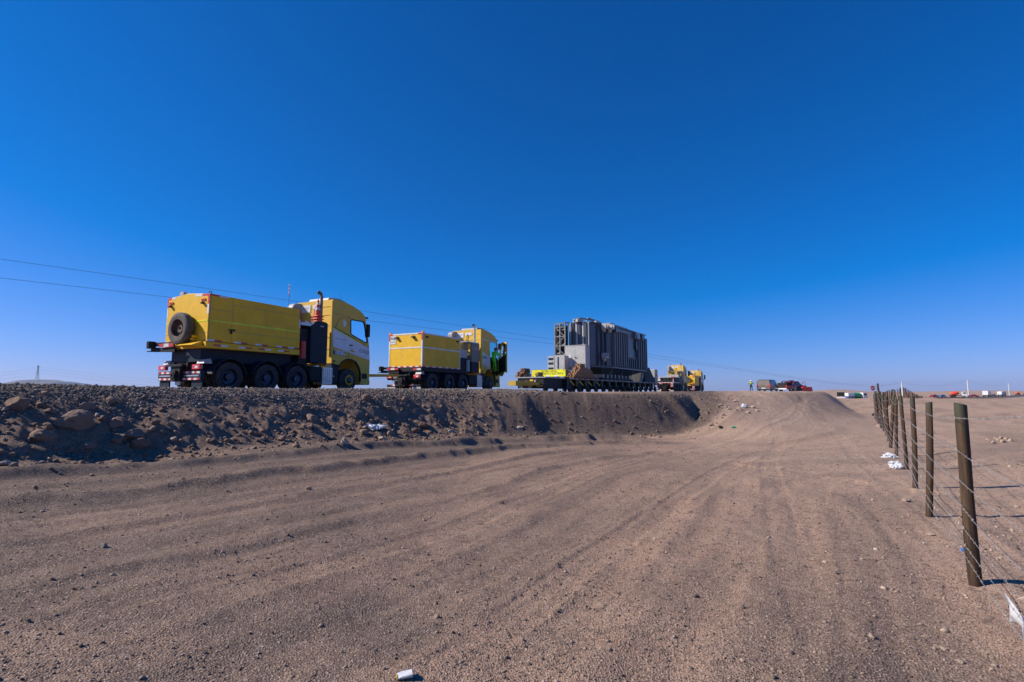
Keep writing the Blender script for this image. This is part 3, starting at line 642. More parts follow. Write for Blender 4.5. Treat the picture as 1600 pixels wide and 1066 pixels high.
def make_cab(root, x0, cfg):
    hw = 1.24; o = lambda pts: [(x0+x, z) for x, z in pts]
    out = o([(0,1.33),(0,4.30),(.45,4.31),(.9,4.27),(1.35,4.17),(1.72,4.04),(2.0,3.90),(2.17,3.72),(2.42,2.30),(2.49,1.62),(2.49,.45),(1.84,.42),(1.82,.9),(1.72,1.2),(1.5,1.43),(1.2,1.53),(.88,1.52),(.6,1.40),(.44,1.25)])
    win = o([(1.15,2.78),(1.14,3.42),(1.20,3.50),(2.02,3.50),(2.10,3.40),(2.30,2.52),(2.18,2.45)])
    win2 = o([(1.15,2.78),(1.14,3.42),(1.20,3.50),(2.02,3.50),(2.10,3.40),(2.30,2.52),(2.18,2.45)])
    door = o([(1.14,1.36),(1.14,3.42),(1.20,3.52),(2.04,3.52),(2.14,3.40),(2.34,2.40),(2.40,1.66),(2.34,1.20),(1.90,1.12),(1.82,1.30),(1.5,1.55)])
    opened = cfg.get('open'); m = 'yellow_cab'
    me = cab_shell(out, door if opened else win, win2, hw, (7,), m)
    sh = link('cab_shell', me, root); so = sh.modifiers.new('thickness', 'SOLIDIFY'); so.thickness = .05; so.offset = -1
    yy = lambda z: -(hw-.045*max(0, z-2.3))
    def sp(name, pts, mm, off=.006, par=root):
        mb = MB(); P = o(pts); mb.add([(x, yy(z)-off, z) for x, z in P]+[(x, yy(z)+.0, z) for x, z in P], [tuple(range(len(P))), tuple(range(2*len(P)-1, len(P)-1, -1))]+[(i, len(P)+i, len(P)+(i+1) % len(P), (i+1) % len(P)) for i in range(len(P))]); return mb.build(name, M[mm], par)
    def seam(a, b, w=.012, par=root, mm='black'):
        a, b = o([a])[0], o([b])[0]; return MB().bar((a[0], yy(a[1])-.002, a[1]), (b[0], yy(b[1])-.002, b[1]), .012, w).build('panel_seam', M[mm], par)
    # windscreen, visor, left window
    mb = MB(); quad_slab(mb, [(x0+2.165, yy(3.72), 3.72), (x0+2.165, -yy(3.72), 3.72), (x0+2.415, -yy(2.3), 2.3), (x0+2.415, yy(2.3), 2.3)], .008); mb.build('windscreen', M['glass'], root)
    for s in (-1, 1):
        if opened and s < 0: continue
        mb = MB(); mb.add([(x, -s*(yy(z)+.015), z) for x, z in win2], [tuple(range(len(win2)))]); mb.build('side_window', M['glass'], root)
    MB().box(x0+2.12, x0+2.42, -1.15, 1.15, 3.68, 3.78).build('sun_visor', M['glassd'], root, bevel=.02)
    # rubber seal round the window, door handle
    if not opened:
        mb = MB(); lp = win+[win[0]]
        for a, b in zip(lp[:-1], lp[1:]): mb.bar((a[0], yy(a[1])-.004, a[1]), (b[0], yy(b[1])-.004, b[1]), .03, .045)
        mb.build('window_seal', M['black'], root)
        MB().box(x0+1.06, x0+1.24, -1.285, -1.245, 2.22, 2.27).build('door_handle', M['black'], root, bevel=.01)
    # interior
    mb = MB(); mb.box(x0+.6, x0+1.15, -.95, -.35, 1.6, 1.98); mb.box(x0+.55, x0+.75, -.95, -.35, 1.98, 2.55); mb.build('passenger_seat', M['cloth'], root, bevel=.05)
    mb = MB(); mb.box(x0+.6, x0+1.15, .35, .95, 1.6, 1.98); mb.box(x0+.55, x0+.75, .35, .95, 1.98, 2.65); mb.build('driver_seat', M['cloth'], root, bevel=.05)
    MB().prism(o([(1.95,1.7),(2.36,1.7),(2.36,2.38),(2.1,2.5),(1.95,2.35)]), -1.14, 1.14).build('dashboard', M['black'], root)
    mb = MB(); c = Vector((x0+1.82, .62, 2.52)); ax = Vector((-.5,0,.85)).normalized(); q = ax.cross(Vector((0,1,0))).normalized()
    mb.tube([c+(q*math.cos(t)+Vector((0,1,0))*math.sin(t))*.23 for t in np.linspace(0, 2*math.pi, 21)], .018); mb.bar(c, c-ax*.35, .05, .05); mb.bar(c-q*.22, c+q*.22, .03, .02); mb.build('steering_wheel', M['black'], root)
    # lower parts
    mb = MB(); mb.box(x0+1.86, x0+2.53, -1.25, 1.25, .36, .60); mb.build('bumper', M['yellow_cab'], root, bevel=.03)
    MB().box(x0+1.96, x0+2.30, -1.262, -1.2, .66, .92).build('entry_step', M['black'], root)
    MB().box(x0+2.485, x0+2.53, -1.0, 1.0, .75, 2.1).build('grille', M['black'], root)
    for s in (-1, 1): MB().box(x0+2.40, x0+2.535, s*1.0-.2, s*1.0+.2, .62, .82).build('headlight', M['glassd'], root, bevel=.02)
    # wheel arch trim and mudguard
    arc = o([(.42,1.22),(.60,1.42),(.88,1.55),(1.2,1.56),(1.5,1.46),(1.73,1.22),(1.84,.92),(1.85,.5)])
    for s in (-1, 1):
        mb = MB()
        for a, b in zip(arc[:-1], arc[1:]): mb.bar((a[0], s*1.225, a[1]), (b[0], s*1.225, b[1]), .09, .055)
        mb.build('wheel_arch', M['black'], root)
    for s in (-1, 1): MB().prism(o([(.02,.42),(.40,.42),(.46,1.22),(.02,1.30)]), s*1.0-.18, s*1.0+.18).build('front_mudguard', M['navy'], root)
    # mirrors
    for s in (-1, 1):
        if opened and s < 0: continue
        if s < 0 and cfg['look'] == 1 and not cfg.get('far'):
            MB().box(x0+2.22, x0+2.42, -1.30, -1.14, 2.75, 3.4).build('mirror', M['black'], root, bevel=.04); continue
        mb = MB(); mb.bar((x0+2.18, s*1.2, 3.5), (x0+2.42, s*1.48, 3.44), .05, .05); mb.bar((x0+2.26, s*1.2, 2.5), (x0+2.42, s*1.48, 2.62), .05, .05); mb.box(x0+2.34, x0+2.50, s*1.48-.13, s*1.48+.13, 2.6, 3.46); mb.build('mirror', M['black'], root, bevel=.04)
    # roof: air conditioner, far side air deflector
    MB().prism(o([(.10,4.30),(.18,4.46),(.80,4.50),(1.25,4.42),(1.4,4.20)]), -.75, .55).build('roof_air_conditioner', M['grey'], root, bevel=.04)
    MB().prism(o([(-.52,3.35),(-.50,4.05),(-.38,4.20),(.02,4.26),(.02,3.30)]), .86, 1.26).build('air_deflector', M['grey'], root, bevel=.05)
    # markings
    if cfg['look'] == 1:
        sp('white_band', [(.0,2.09),(.0,2.93),(1.02,2.62),(2.34,2.21),(2.425,2.16),(2.465,1.60)], 'white')
        sp('lime_stripe', [(.0,2.94),(.0,3.0),(1.02,2.69),(1.95,2.37),(1.95,2.32)], 'lime', .007)
        sp('dark_stripe', [(.0,3.005),(.0,3.04),(1.02,2.73),(2.15,2.32),(2.15,2.29),(1.95,2.375)], 'ink', .008)
        seam((1.01,1.55), (1.01,3.6)); seam((.15,2.50), (.95,2.46), .01); seam((.10,1.75), (1.0,1.70), .01)
        for a, b in (((.15,2.95),(.35,3.35)),((.35,3.35),(.60,3.55)),((.60,3.55),(1.0,3.55)),((.0,3.66),(1.1,3.62)),((1.0,3.6),(1.35,3.56))): seam(a, b, .012, mm='taupe')
        sp('sticker', [(.66,3.12),(.66,3.40),(.82,3.39),(.82,3.11)], 'white')
        sp('number_plate', [(.12,1.76),(.12,1.94),(.80,1.90),(.80,1.72)], 'white', .009)
        text('plate_lettering', 'JD-CK 29', .17, M['ink'], root, (x0+.46, yy(1.8)-.011, 1.83), (math.radians(90), math.radians(3), 0), 1.0)
        sp('plate_edge', [(.05,1.75),(.05,1.95),(.11,1.945),(.11,1.745)], 'ink', .010)
        text('door_number', 'C-CK29', .25, M['ink'], root, (x0+2.08, yy(1.9)-.008, 2.0), (math.radians(90), math.radians(4), 0), .82)
        text('door_small_line', '_____', .10, M['ink'], root, (x0+2.02, yy(1.8)-.008, 1.84), R_SIDE, .7)
        for k, (u, v, w, h) in enumerate(((1.10,1.985,.16,.05),(1.22,1.965,.20,.07),(1.18,2.04,.08,.05))): sp('door_emblem', [(u,v-h/2),(u,v+h/2),(u+w,v+h/2-.02),(u+w,v-h/2-.02)], 'yellow', .008)
    else:
        f = lambda z: z
        sp('white_panel', [(.10,2.02),(.10,2.78),(1.10,2.38),(1.10,1.66)], 'white')
        sp('lime_edge', [(.02,2.05),(.02,2.86),(1.10,2.45),(1.10,2.39),(.09,2.78),(.09,2.03)], 'lime', .007)
        sp('white_line', [(.02,1.90),(.02,1.97),(1.10,1.60),(1.10,1.53)], 'white')
        for a, b in (((.10,2.9),(.10,3.62)),((.10,3.62),(2.05,3.56))):
            MB().bar((x0+a[0], yy(a[1])-.004, a[1]), (x0+b[0], yy(b[1])-.004, b[1]), .01, .045).build('white_trim', M['white'], root)
        if not opened: seam((1.10,1.55), (1.12,3.6))
        text('side_lettering', '(FCR)', .22, M['navy'], root, (x0+.42, yy(2.4)-.008, 2.38), (math.radians(90), math.radians(3), 0), 1.0, .004)
    MB().cyl((x0+.1, -1.25, 1.42), (x0+.1, -1.275, 1.42), .05).build('marker_lamp', M['black'], root)
    # ribbed back wall of the cab
    mb = MB()
    for z in (2.0, 2.55, 3.1, 3.6, 4.0): mb.box(x0-.018, x0+.001, -1.1, 1.1, z-.02, z+.02)
    mb.build('back_rib', M['yellow_cab'], root)
    for s in (-1, 1): MB().box(x0-.10, x0-.002, s*1.17-.05, s*1.17+.05, 1.6, 4.22).build('side_fairing', M['yellow_cab'], root)
    if opened:
        h = thing_part('door', root, (x0+2.36, -1.25, 0), math.radians(opened))
        # hinged at its front edge, swung outwards: local x runs backwards from the hinge
        D = [(0,1.66),(-.06,2.40),(-.26,3.40),(-.36,3.52),(-1.18,3.52),(-1.24,3.42),(-1.24,1.36),(-.9,1.45),(-.52,1.12),(-.08,1.20)]
        W = [(-.16,2.52),(-.34,3.34),(-.40,3.42),(-1.12,3.42),(-1.15,3.36),(-1.15,2.72),(-.28,2.46)]
        bm = bmesh.new(); ed = []
        for P in (D, W):
            vs = [bm.verts.new((x, 0, z)) for x, z in P]; ed += [bm.edges.new((vs[i], vs[(i+1) % len(vs)])) for i in range(len(vs))]
        bmesh.ops.triangle_fill(bm, use_beauty=True, use_dissolve=False, edges=ed); me = bpy.data.meshes.new('door_panel'); bm.to_mesh(me); bm.free(); me.materials.append(M['yellow_cab'])
        p = link('door_panel', me, h); so = p.modifiers.new('thickness', 'SOLIDIFY'); so.thickness = .06; so.offset = 0
        mb = MB(); mb.add([(x, 0, z) for x, z in W], [tuple(range(len(W)))]); mb.build('door_window', M['glass'], h)
        MB().prism([(-.12,1.4),(-.16,2.35),(-1.1,2.6),(-1.1,1.5)], .032, .07).build('door_lining', M['black'], h)
        MB().box(-.75, -.65, .07, .09, 1.62, 1.68).build('door_lamp', M['tail'], h)
        mb = MB(); mb.box(-.12, .06, -.10, .06, 3.05, 3.5); mb.build('door_mirror', M['black'], h, bevel=.03)
def thing_part(name, parent, loc, rz=0):
    e = bpy.data.objects.new(name, None); COL.objects.link(e); e.parent = parent; e.location = loc; e.rotation_euler = (0, 0, rz); return e

def make_truck(cfg):
    N, yaw, hw = cfg['N'], math.radians(cfg['yaw']), 1.25
    fw = Vector((math.sin(yaw), math.cos(yaw), 0)); lf = Vector((-math.cos(yaw), math.sin(yaw), 0))
    o = Vector((N[0], N[1], cfg.get('z', EYE)))+lf*hw
    root = thing('ballast_truck', cfg['label'], 'truck', o, math.atan2(fw.y, fw.x), 'yellow heavy haulage trucks')
    L, x0, zb, zt = cfg['L'], cfg['x0'], cfg['zb'], cfg['zt']; axles = cfg['axles']; look = cfg['look']
    # chassis
    mb = MB()
    for s in (-1, 1): mb.box(-.15, x0+2.3, s*.42-.04, s*.42+.04, .78, 1.08)
    for x in np.arange(0, x0+2, .9): mb.box(x-.05, x+.05, -.40, .40, .82, 1.04)
    for x in axles: mb.cyl((x, -1.0, .57), (x, 1.0, .57), .09); mb.box(x-.25, x+.25, -.28, .28, .36, .78)
    mb.build('chassis', M['black'], root)
    for i, x in enumerate(axles):
        for s in (-1, 1): wheel(root, x, .565, s, .555, dual=(i < 3), deep=(i < 3), ring=(i == 3 and look == 1 and s < 0))
    # mudguards over the rear axles
    for x in axles[:3]:
        for s in (-1, 1):
            mb = MB(); A = np.linspace(math.radians(8), math.radians(172), 13); r = .66
            v = []; 
            for a in A:
                for yq in (.58, 1.26): v.append((x+r*math.cos(a), s*yq, .565+r*math.sin(a)))
                for yq in (1.26, .58): v.append((x+(r+.03)*math.cos(a), s*yq, .565+(r+.03)*math.sin(a)))
            f = [(i*4+k, i*4+(k+1) % 4, (i+1)*4+(k+1) % 4, (i+1)*4+k) for i in range(len(A)-1) for k in range(4)]
            mb.add(v, f); mb.build('mudguard', M['navy'], root)
    # tanks and step plate behind the front axle
    MB().box(axles[2]+.72, x0-.55, -1.18, -.55, .45, 1.15).build('fuel_tank', M['black'], root, bevel=.08)
    mb = MB(); mb.box(x0-.56, x0+.03, -1.25, -.7, .34, 1.12); mb.build('battery_cover', M['alu'], root, bevel=.02)
    mb = MB()
    for k in range(5): mb.box(x0-.50+k*.11, x0-.48+k*.11, -1.258, -1.25, .40, 1.06)
    mb.build('cover_rib', M['steel'], root)
    MB().box(x0+.05, x0+.12, -1.26, -1.2, .70, .76).build('side_marker', M['amber'], root)
    MB().box(axles[2]+.72, x0-.1, .55, 1.18, .45, 1.15).build('air_tank', M['black'], root, bevel=.08)
    # rear end: beam, lamps, coupling
    mb = MB(); mb.box(-.12, .02, -1.22, 1.22, .70, .80) if look != 1 else None
    if look == 1:
        for s in (-1, 1): mb.box(-.16, -.02, min(s*.22, s*1.24), max(s*.22, s*1.24), .42, .76)
    else: mb.box(-.14, .0, -1.22, 1.22, .36, .44)
    mb.build('rear_bumper', M['navy'], root)
    mb = MB(); mb.box(-.30, .1, -.26, .26, .38, 1.0); mb.cyl((-.34, 0, .55), (-.28, 0, .55), .14, n=16); mb.box(-.36, -.2, -.45, .45, .92, 1.0); mb.build('coupling', M['black'], root)
    mb = MB(); mb.box(-.38, -.30, -.13, .13, .42, .78); mb.lathe((-.385, 0, .6), (-1,0,0), [(0,.11),(.02,.11),(.02,.05),(0,.05)], 16, 0); mb.build('tow_jaw', M['black'], root)
    for s in (-1, 1):
        b = MB().box(-.20, -.08, s*1.0-.22, s*1.0+.22, .80, .98).build('tail_lamp', M['tail'], root, bevel=.02)
        MB().box(-.206, -.19, s*1.0-.12, s*1.0+.04, .85, .93).build('lamp_lens', M['white'], b)
        MB().box(-.10, -.05, s*.95-.3, s*.95+.28, .08, .44).build('mud_flap', M['navy'], root)
        MB().prism([(-.05,1.02),(.28,1.02),(.20,1.20),(.02,1.16)], s*1.0-.2, s*1.0+.2).build('lamp_housing', M['grey'], root)
    if look == 1:
        for s in (-1, 1):
            y0, y1 = (s*.26, s*1.2)
            tape(root, 'bumper_tape', (-.165, max(y0,y1), .70), (-.165, min(y0,y1), .70), .07, 6, (-1,0,0)); tape(root, 'bumper_tape', (-.165, max(y0,y1), .47), (-.165, min(y0,y1), .47), .07, 6, (-1,0,0), 1)
            MB().box(-.175, -.16, min(y0,y1)+.05, max(y0,y1)-.05, .56, .61).build('bumper_rail', M['alu'], root)
        MB().box(-.20, -.16, -.14, .14, .26, .40).build('number_plate', M['white'], root)
    else:
        for y in (.75, .0, -.62): tape(root, 'bumper_tape', (-.145, y+.14, .40), (-.145, y-.14, .40), .09, 2, (-1,0,0))
        for y in (.9, -.95): MB().box(-.12, -.09, y-.3, y+.3, .03, .30).build('mud_flap', M['lgrey'], root)
    # hydraulic arm head sticking out at the far rear corner
    mb = MB(); mb.bar((-.25, 1.62, zb-.05), (-.15, .45, zb-.05), .12, .13); mb.bar((-.25, 1.58, zb-.24), (-.15, .3, zb-.28), .09, .16); mb.cyl((-.33, 1.5, zb+.05), (-.33, 1.5, zb-.2), .15); mb.bar((-.3, 1.78, zb-.3), (-.3, 1.55, zb-.3), .04, .04); mb.build('winch_arm', M['black'], root)
    MB().cyl((-.34, 1.51, zb+.06), (-.34, 1.51, zb-.12), .12, n=14).build('winch_drum', M['rustrim'], root)
    tape(root, 'arm_tape', (-.315, 1.05, zb-.10), (-.24, .30, zb-.10), .12, 3, (-1,0,0))
    # ballast box on its bed
    if cfg.get('box', True):
        mb = MB(); mb.box(.05, L-.05, -.85, .85, 1.10, zb-.24); mb.build('sub_frame', M['navy'], root)
        mb = MB(); mb.box(-.04, L+.02, -1.24, 1.24, zb-.24, zb-.02); mb.build('bed', M['yellow' if look == 1 else 'black'], root)
        g = .10 if look == 1 else 0
        mb = MB(); sec = [(-1.24, zb), (1.24, zb), (1.24, zt), (0, zt+g), (-1.24, zt)] if g else [(-1.24, zb), (1.24, zb), (1.24, zt), (-1.24, zt)]
        k = len(sec); mb.add([(0, y, z) for y, z in sec]+[(L, y, z) for y, z in sec], [tuple(range(k)), tuple(range(2*k-1, k-1, -1))]+[(i, k+i, k+(i+1) % k, (i+1) % k) for i in range(k)])
        bx = mb.build('ballast_box', M[cfg.get('boxmat', 'yellow')], root, bevel=.012)
        if look == 1:
            mb = MB()
            for a, b in (((.92,zb),(.92,zt-.02)),((0.02,zt-.55),(.92,zt-.55)),((.92,zt-.28),(L,zt-.28)),((.92,zb+.42),(L,zb+.42)),((.05,zb),(.05,zt))): mb.bar((a[0],-1.2415,a[1]), (b[0],-1.2415,b[1]), .006, .012)
            mb.build('panel_seam', M['taupe'], bx)
            MB().bar((-.001,1.2,zb+.30),(-.001,-1.2,zb+.30), .012, .008).build('panel_seam', M['taupe'], bx)
            MB().box(.06, L-.02, -1.248, -1.2405, 2.54, 2.60).build('lime_stripe', M['lime'], bx)
            MB().box(-.008, -.0005, -1.22, 1.22, 2.54, 2.59).build('lime_stripe', M['lime'], bx)
            mb = MB(); mb.box(.78, 1.0, -1.29, -1.24, 2.28, 2.32); mb.box(.86, .92, -1.29, -1.24, 2.16, 2.30); mb.cyl((1.0,-1.30,2.30),(1.0,-1.25,2.30),.04); mb.build('door_latch', M['black'], bx)
            tape(bx, 'corner_tape', (-.0, -1.19, zt-.03), (-.0, -.45, zt-.01), .08, 2, (-1,0,0)); tape(bx, 'corner_tape', (0, 1.2, zt-.03), (0, .75, zt), .08, 2, (-1,0,0))
            tape(bx, 'corner_tape', (.0, -1.20, zt-.02), (0, -1.20, zt-.72), .09, 2, (-1,0,0)); tape(bx, 'corner_tape', (.0, 1.20, zt-.02), (0, 1.20, zt-.72), .06, 2, (-1,0,0))
            tape(bx, 'corner_tape', (.02, -1.24, zt-.03), (.75, -1.24, zt-.03), .07, 2, (0,-1,0)); tape(bx, 'corner_tape', (L-.03, -1.24, zt-.06), (L-.03, -1.24, zt-.8), .06, 2, (0,-1,0))
            for k, a in enumerate((0, 1.05, 1.95, 2.9, 3.5)): tape(bx, 'side_tape', (a, -1.24, zb+.035), (min(a+.55, L), -1.24, zb+.035), .065, 2, (0,-1,0), 1)
            for k, a in enumerate((.25, 1.25, 2.1, 3.0)): tape(root, 'side_tape', (a, -1.24, zb-.13), (a+.55, -1.24, zb-.13), .065, 2, (0,-1,0), k % 2)
            tape(root, 'rear_tape', (-.04, 1.15, zb-.13), (-.04, -1.15, zb-.13), .06, 11, (-1,0,0)); tape(bx, 'rear_tape', (0, 1.2, zb+.04), (0, .6, zb+.04), .07, 3, (-1,0,0), 1)
            for y in (.97, -.93):
                mb = MB(); [mb.box(-.03, -.005, y+q-.025, y+q+.025, zt-.24, zt-.16) for q in (-.09, 0, .09)]; mb.build('rear_lamp', M['red'], bx)
                MB().box(-.10, -.005, y-.06, y+.06, zt-.36, zt-.28).build('work_lamp', M['black'], bx, bevel=.02)
            mb = MB(); mb.box(.0, .12, .30, .52, zt+.05, zt+.2); mb.build('roof_camera', M['lgrey'], bx)
            for xx in (.15, L-.15):
                mb = MB(); mb.tube([(xx, -1.05+.07*math.cos(t), zt+.07+.07*math.sin(t)) for t in np.linspace(0, 2*math.pi, 13)], .014); mb.build('lifting_eye', M['black'], bx)
            # spare wheel on a bracket
            sp_ = thing_part('spare_wheel', root, (-.30, -.02, 2.30)); mbt = MB(); R = .59
            mbt.lathe((0,0,0), (-1,0,0), [(-.25,R*.6),(-.25,R*.88),(-.22,R*.97),(-.17,R),(-.13,R),(-.125,R*.98),(-.10,R*.98),(-.095,R),(-.05,R),(-.045,R*.98),(-.02,R*.98),(-.015,R),(.02,R*.985),(.05,R*.9),(.06,R*.75),(.04,R*.6)], 40); mbt.build('tyre', M['rubberd'], sp_, smooth=True)
            mbr = MB(); q = R*.6; mbr.lathe((0,0,0), (-1,0,0), [(.04,q),(.05,q*.97),(.03,q*.9),(-.08,q*.84),(-.12,q*.5),(-.06,q*.42),(-.06,q*.2),(-.12,.001)], 32)
            for k in range(10): t = 2*math.pi*k/10; mbr.cyl((.115, q*.66*math.cos(t), q*.66*math.sin(t)), (.10, q*.66*math.cos(t), q*.66*math.sin(t)), .025, n=8)
            mbr.build('rim', M['rustrim'], sp_, smooth=True)
            MB().prism([(-.42,1.66),(-.30,1.62),(.0,1.62),(.0,1.86),(-.10,1.80)], -1.05, -.15).build('tyre_cradle', M['yellow'], root)
            mb = MB(); mb.cyl((-.18,-.68,2.0),(-.02,-.68,2.0),.05); mb.cyl((-.18,-.60,1.90),(-.02,-.60,1.90),.04); mb.build('cradle_hook', M['yellow'], root)
        else:
            for y in (-1.24, 1.16): MB().box(-.012, -.0005, y, y+.08, zb, zt).build('white_edge', M['white'], bx)
            MB().box(-.012, -.0005, -1.16, 1.16, zt-.08, zt-.01).build('white_edge', M['white'], bx); MB().box(-.012, -.0005, -1.16, 1.16, zt-.88, zt-.81).build('white_edge', M['white'], bx)
            MB().box(.0, L, -1.252, -1.2405, zt-.07, zt-.01).build('white_edge', M['white'], bx); MB().box(.0, L, -1.252, -1.2405, zt-.88, zt-.81).build('white_edge', M['white'], bx)
            for a in (0.0, L-.06): MB().box(a, a+.06, -1.254, -1.2405, zb+.06, zt-.075).build('white_edge', M['white'], bx)
            tape(bx, 'side_tape', (.0, -1.24, zb+.03), (L, -1.24, zb+.03), .06, 12, (0,-1,0)); tape(bx, 'rear_tape', (-.012, 1.2, zb+.03), (-.012, -1.2, zb+.03), .07, 11, (-1,0,0))
            tape(root, 'rear_tape', (-.042, -.62, zb-.13), (-.042, -1.18, zb-.13), .10, 2, (-1,0,0))
            for y in (-1.2, 1.2):
                tape(bx, 'corner_tape', (-.014, y, zt-.02), (-.014, y, zt-.42), .08, 1, (-1,0,0))
                MB().box(.02, .14, y-.06, y+.06, zt, zt+.10).build('corner_block', M['amber'], bx)
            tape(bx, 'corner_tape', (-.014, -.9, zt-.05), (-.014, -1.2, zt-.05), .07, 1, (-1,0,0)); tape(bx, 'corner_tape', (-.014, 1.2, zt-.05), (-.014, .95, zt-.05), .07, 1, (-1,0,0))
            for y in (.62, -.58): MB().prism([(-.16,zt-.28),(-.02,zt-.28),(-.02,zt-.16)], y-.1, y+.1).build('work_lamp', M['black'], bx)
            for xx in (.38, L-.35): MB().box(xx-.1, xx+.1, -1.30, -1.242, zt-.28, zt-.19).build('work_lamp', M['black'], bx)
            MB().box(-.016, -.013, .72, 1.13, zt-.60, zt-.12).build('logo_board', M['white'], bx)
            text('logo_lettering', 'FCR', .20, M['navy'], bx, (-.020, .93, zt-.28), R_REAR, 1.0, .006); text('logo_lettering', 'TRANSPORTE', .055, M['navy'], bx, (-.020, .93, zt-.48), R_REAR)
    # engine cooling tower, tanks and exhaust between box and cab
    tx0, tx1, tz = x0-1.30, x0-.34, 3.10
    if look == 1:
        MB().prism([(tx0,1.30),(tx1,1.28),(tx1,3.10),(tx1-.12,3.16),(tx0+.25,3.14),(tx0,2.84)], -1.25, -.55).build('cooling_tower', M['navy'], root, bevel=.02)
        mb = MB(); mb.box(tx0+.3, tx0+.8, -1.254, -1.25, 2.72, 2.76); mb.box(tx0+.3, tx0+.8, -1.254, -1.25, 2.62, 2.65); mb.cyl((tx0+.5,-1.27,1.9),(tx0+.5,-1.25,1.9),.03); mb.build('tower_latch', M['black'], root)
        MB().box(tx0+.52, tx0+.72, -1.253, -1.2505, 2.92, 2.97).build('tower_sticker', M['lgrey'], root)
        mb = MB(); mb.box(L+.06, tx0-.02, -1.1, .9, 1.1, 2.75); mb.build('machine_box', M['black'], root)
        mb = MB(); mb.box(L+.06, tx0+.10, -1.20, .6, 2.88, 3.02); mb.build('walkway', M['alu'], root, bevel=.02)
        tape(root, 'walkway_tape', (L+.1, -1.20, 3.06), (tx0+.05, -1.20, 3.06), .05, 3, (0,-1,0))
        MB().cyl((L+.28, -1.12, 1.45), (L+.28, -1.12, 2.2), .14, .12, n=16).build('fire_extinguisher', M['red'], root, smooth=True)
    else:
        MB().box(tx0, tx1, -1.25, -.55, 2.0, 3.26).build('cooling_tower', M['taupe'], root, bevel=.02); MB().box(tx0, tx1, -1.25, -.55, 1.30, 1.99).build('tower_base', M['navy'], root, bevel=.02)
        MB().box(tx0+.4, tx0+.65, -1.255, -1.2505, 2.85, 2.92).build('tower_sticker', M['amber'], root)
        MB().box(tx0-.16, tx0-.05, -1.2, -1.08, 2.4, 3.2).build('guard_post', M['yellow_cab'], root)
        MB().box(L+.1, tx0-.2, -1.1, .9, 1.1, 2.2).build('machine_box', M['black'], root); MB().box(L+.12, tx0-.22, -1.05, .8, 2.22, 2.75).build('machine_cover', M['lgrey'], root)
        MB().cyl((tx0-.28, -1.12, 1.35), (tx0-.28, -1.12, 2.1), .15, .13, n=16).build('air_bottle', M['lgrey'], root, smooth=True)
        MB().box(tx0-.5, tx1, -1.2, .4, 3.27, 3.33).build('tower_top', M['alu'], root)
    mb = MB(); ex = x0-.52; mb.tube([(ex,-.98,3.1),(ex,-.98,4.1),(ex,-.98,4.36),(ex-.04,-.98,4.46),(ex-.10,-.98,4.50)], [.066,.066,.066,.066,.066], 14); mb.build('exhaust_stack', M['taupe'] if look == 1 else M['alu'], root, smooth=True)
    MB().lathe((ex-.12,-.98,4.50), (-1,0,.25), [(-.05,.08),(.05,.10),(.05,.085),(-.05,.06),(-.06,.001)], 14).build('exhaust_tip', M['black'], root)
    mb = MB(); mb.tube([(x0-.04,-.1,4.02),(x0-.05,-.05,3.7),(x0-.06,.15,3.2),(x0-.09,.28,2.7)], .018, 6); mb.build('air_hose', M['cable'], root)
    for y0, y1, z0, z1 in ((.25,.95,3.78,4.14), (-.42,.10,3.92,4.12)): MB().box(x0-.024, x0-.019, y0, y1, z0, z1).build('back_sticker', M['white'], root)
    text('back_sticker_lettering', 'TRANS', .15, M['lgrey'], root, (x0-.028, .60, 3.98), R_REAR)
    make_cab(root, x0, cfg)
    if look == 1:
        mb = MB(); mb.cyl((x0-.72, .9, 3.1), (x0-.72, .9, 4.55), .008, n=6); mb.build('whip_antenna', M['black'], root)
        mb = MB()
        for k in range(6): mb.cyl((x0-.72, .9, 4.55+k*.09), (x0-.72, .9, 4.63+k*.09), .022+.006*(k % 2), n=8, mi=k % 2)
        mb.build('antenna_flag', [M['orange'], M['white']], root)
        mb = MB(); mb.cyl((x0+1.05, -.6, 4.2), (x0+1.05, -.6, 4.75), .006, n=5); mb.build('radio_antenna', M['black'], root)
    return root, o, fw, lf

T1 = make_truck(dict(N=(-10.85,18.13), yaw=26, L=4.06, x0=5.95, zb=1.82, zt=3.53, axles=(.96,2.56,4.02,7.0), look=1, label='rearmost yellow ballast truck with a spare tyre on its tall yellow box'))
T2 = make_truck(dict(N=(-5.1,29.1), yaw=28, L=3.85, x0=6.5, zb=1.44, zt=3.41, axles=(1.04,2.78,4.3,7.5), look=2, open=56, label='second yellow ballast truck with white edged box and its cab door open'))
T3 = make_truck(dict(N=(24.1,76.6), yaw=32, L=3.6, x0=6.3, zb=1.4, zt=2.3, axles=(1.0,2.7,4.2,7.3), look=2, boxmat='black', label='yellow tractor coupled in front of the transformer trailer'))
T4 = make_truck(dict(N=(34.6,97.2), yaw=31, L=4.0, x0=6.2, zb=1.5, zt=3.2, axles=(1.0,2.7,4.2,7.2), look=1, far=True, label='foremost yellow ballast truck with a tyre on its rear, farthest in the convoy'))

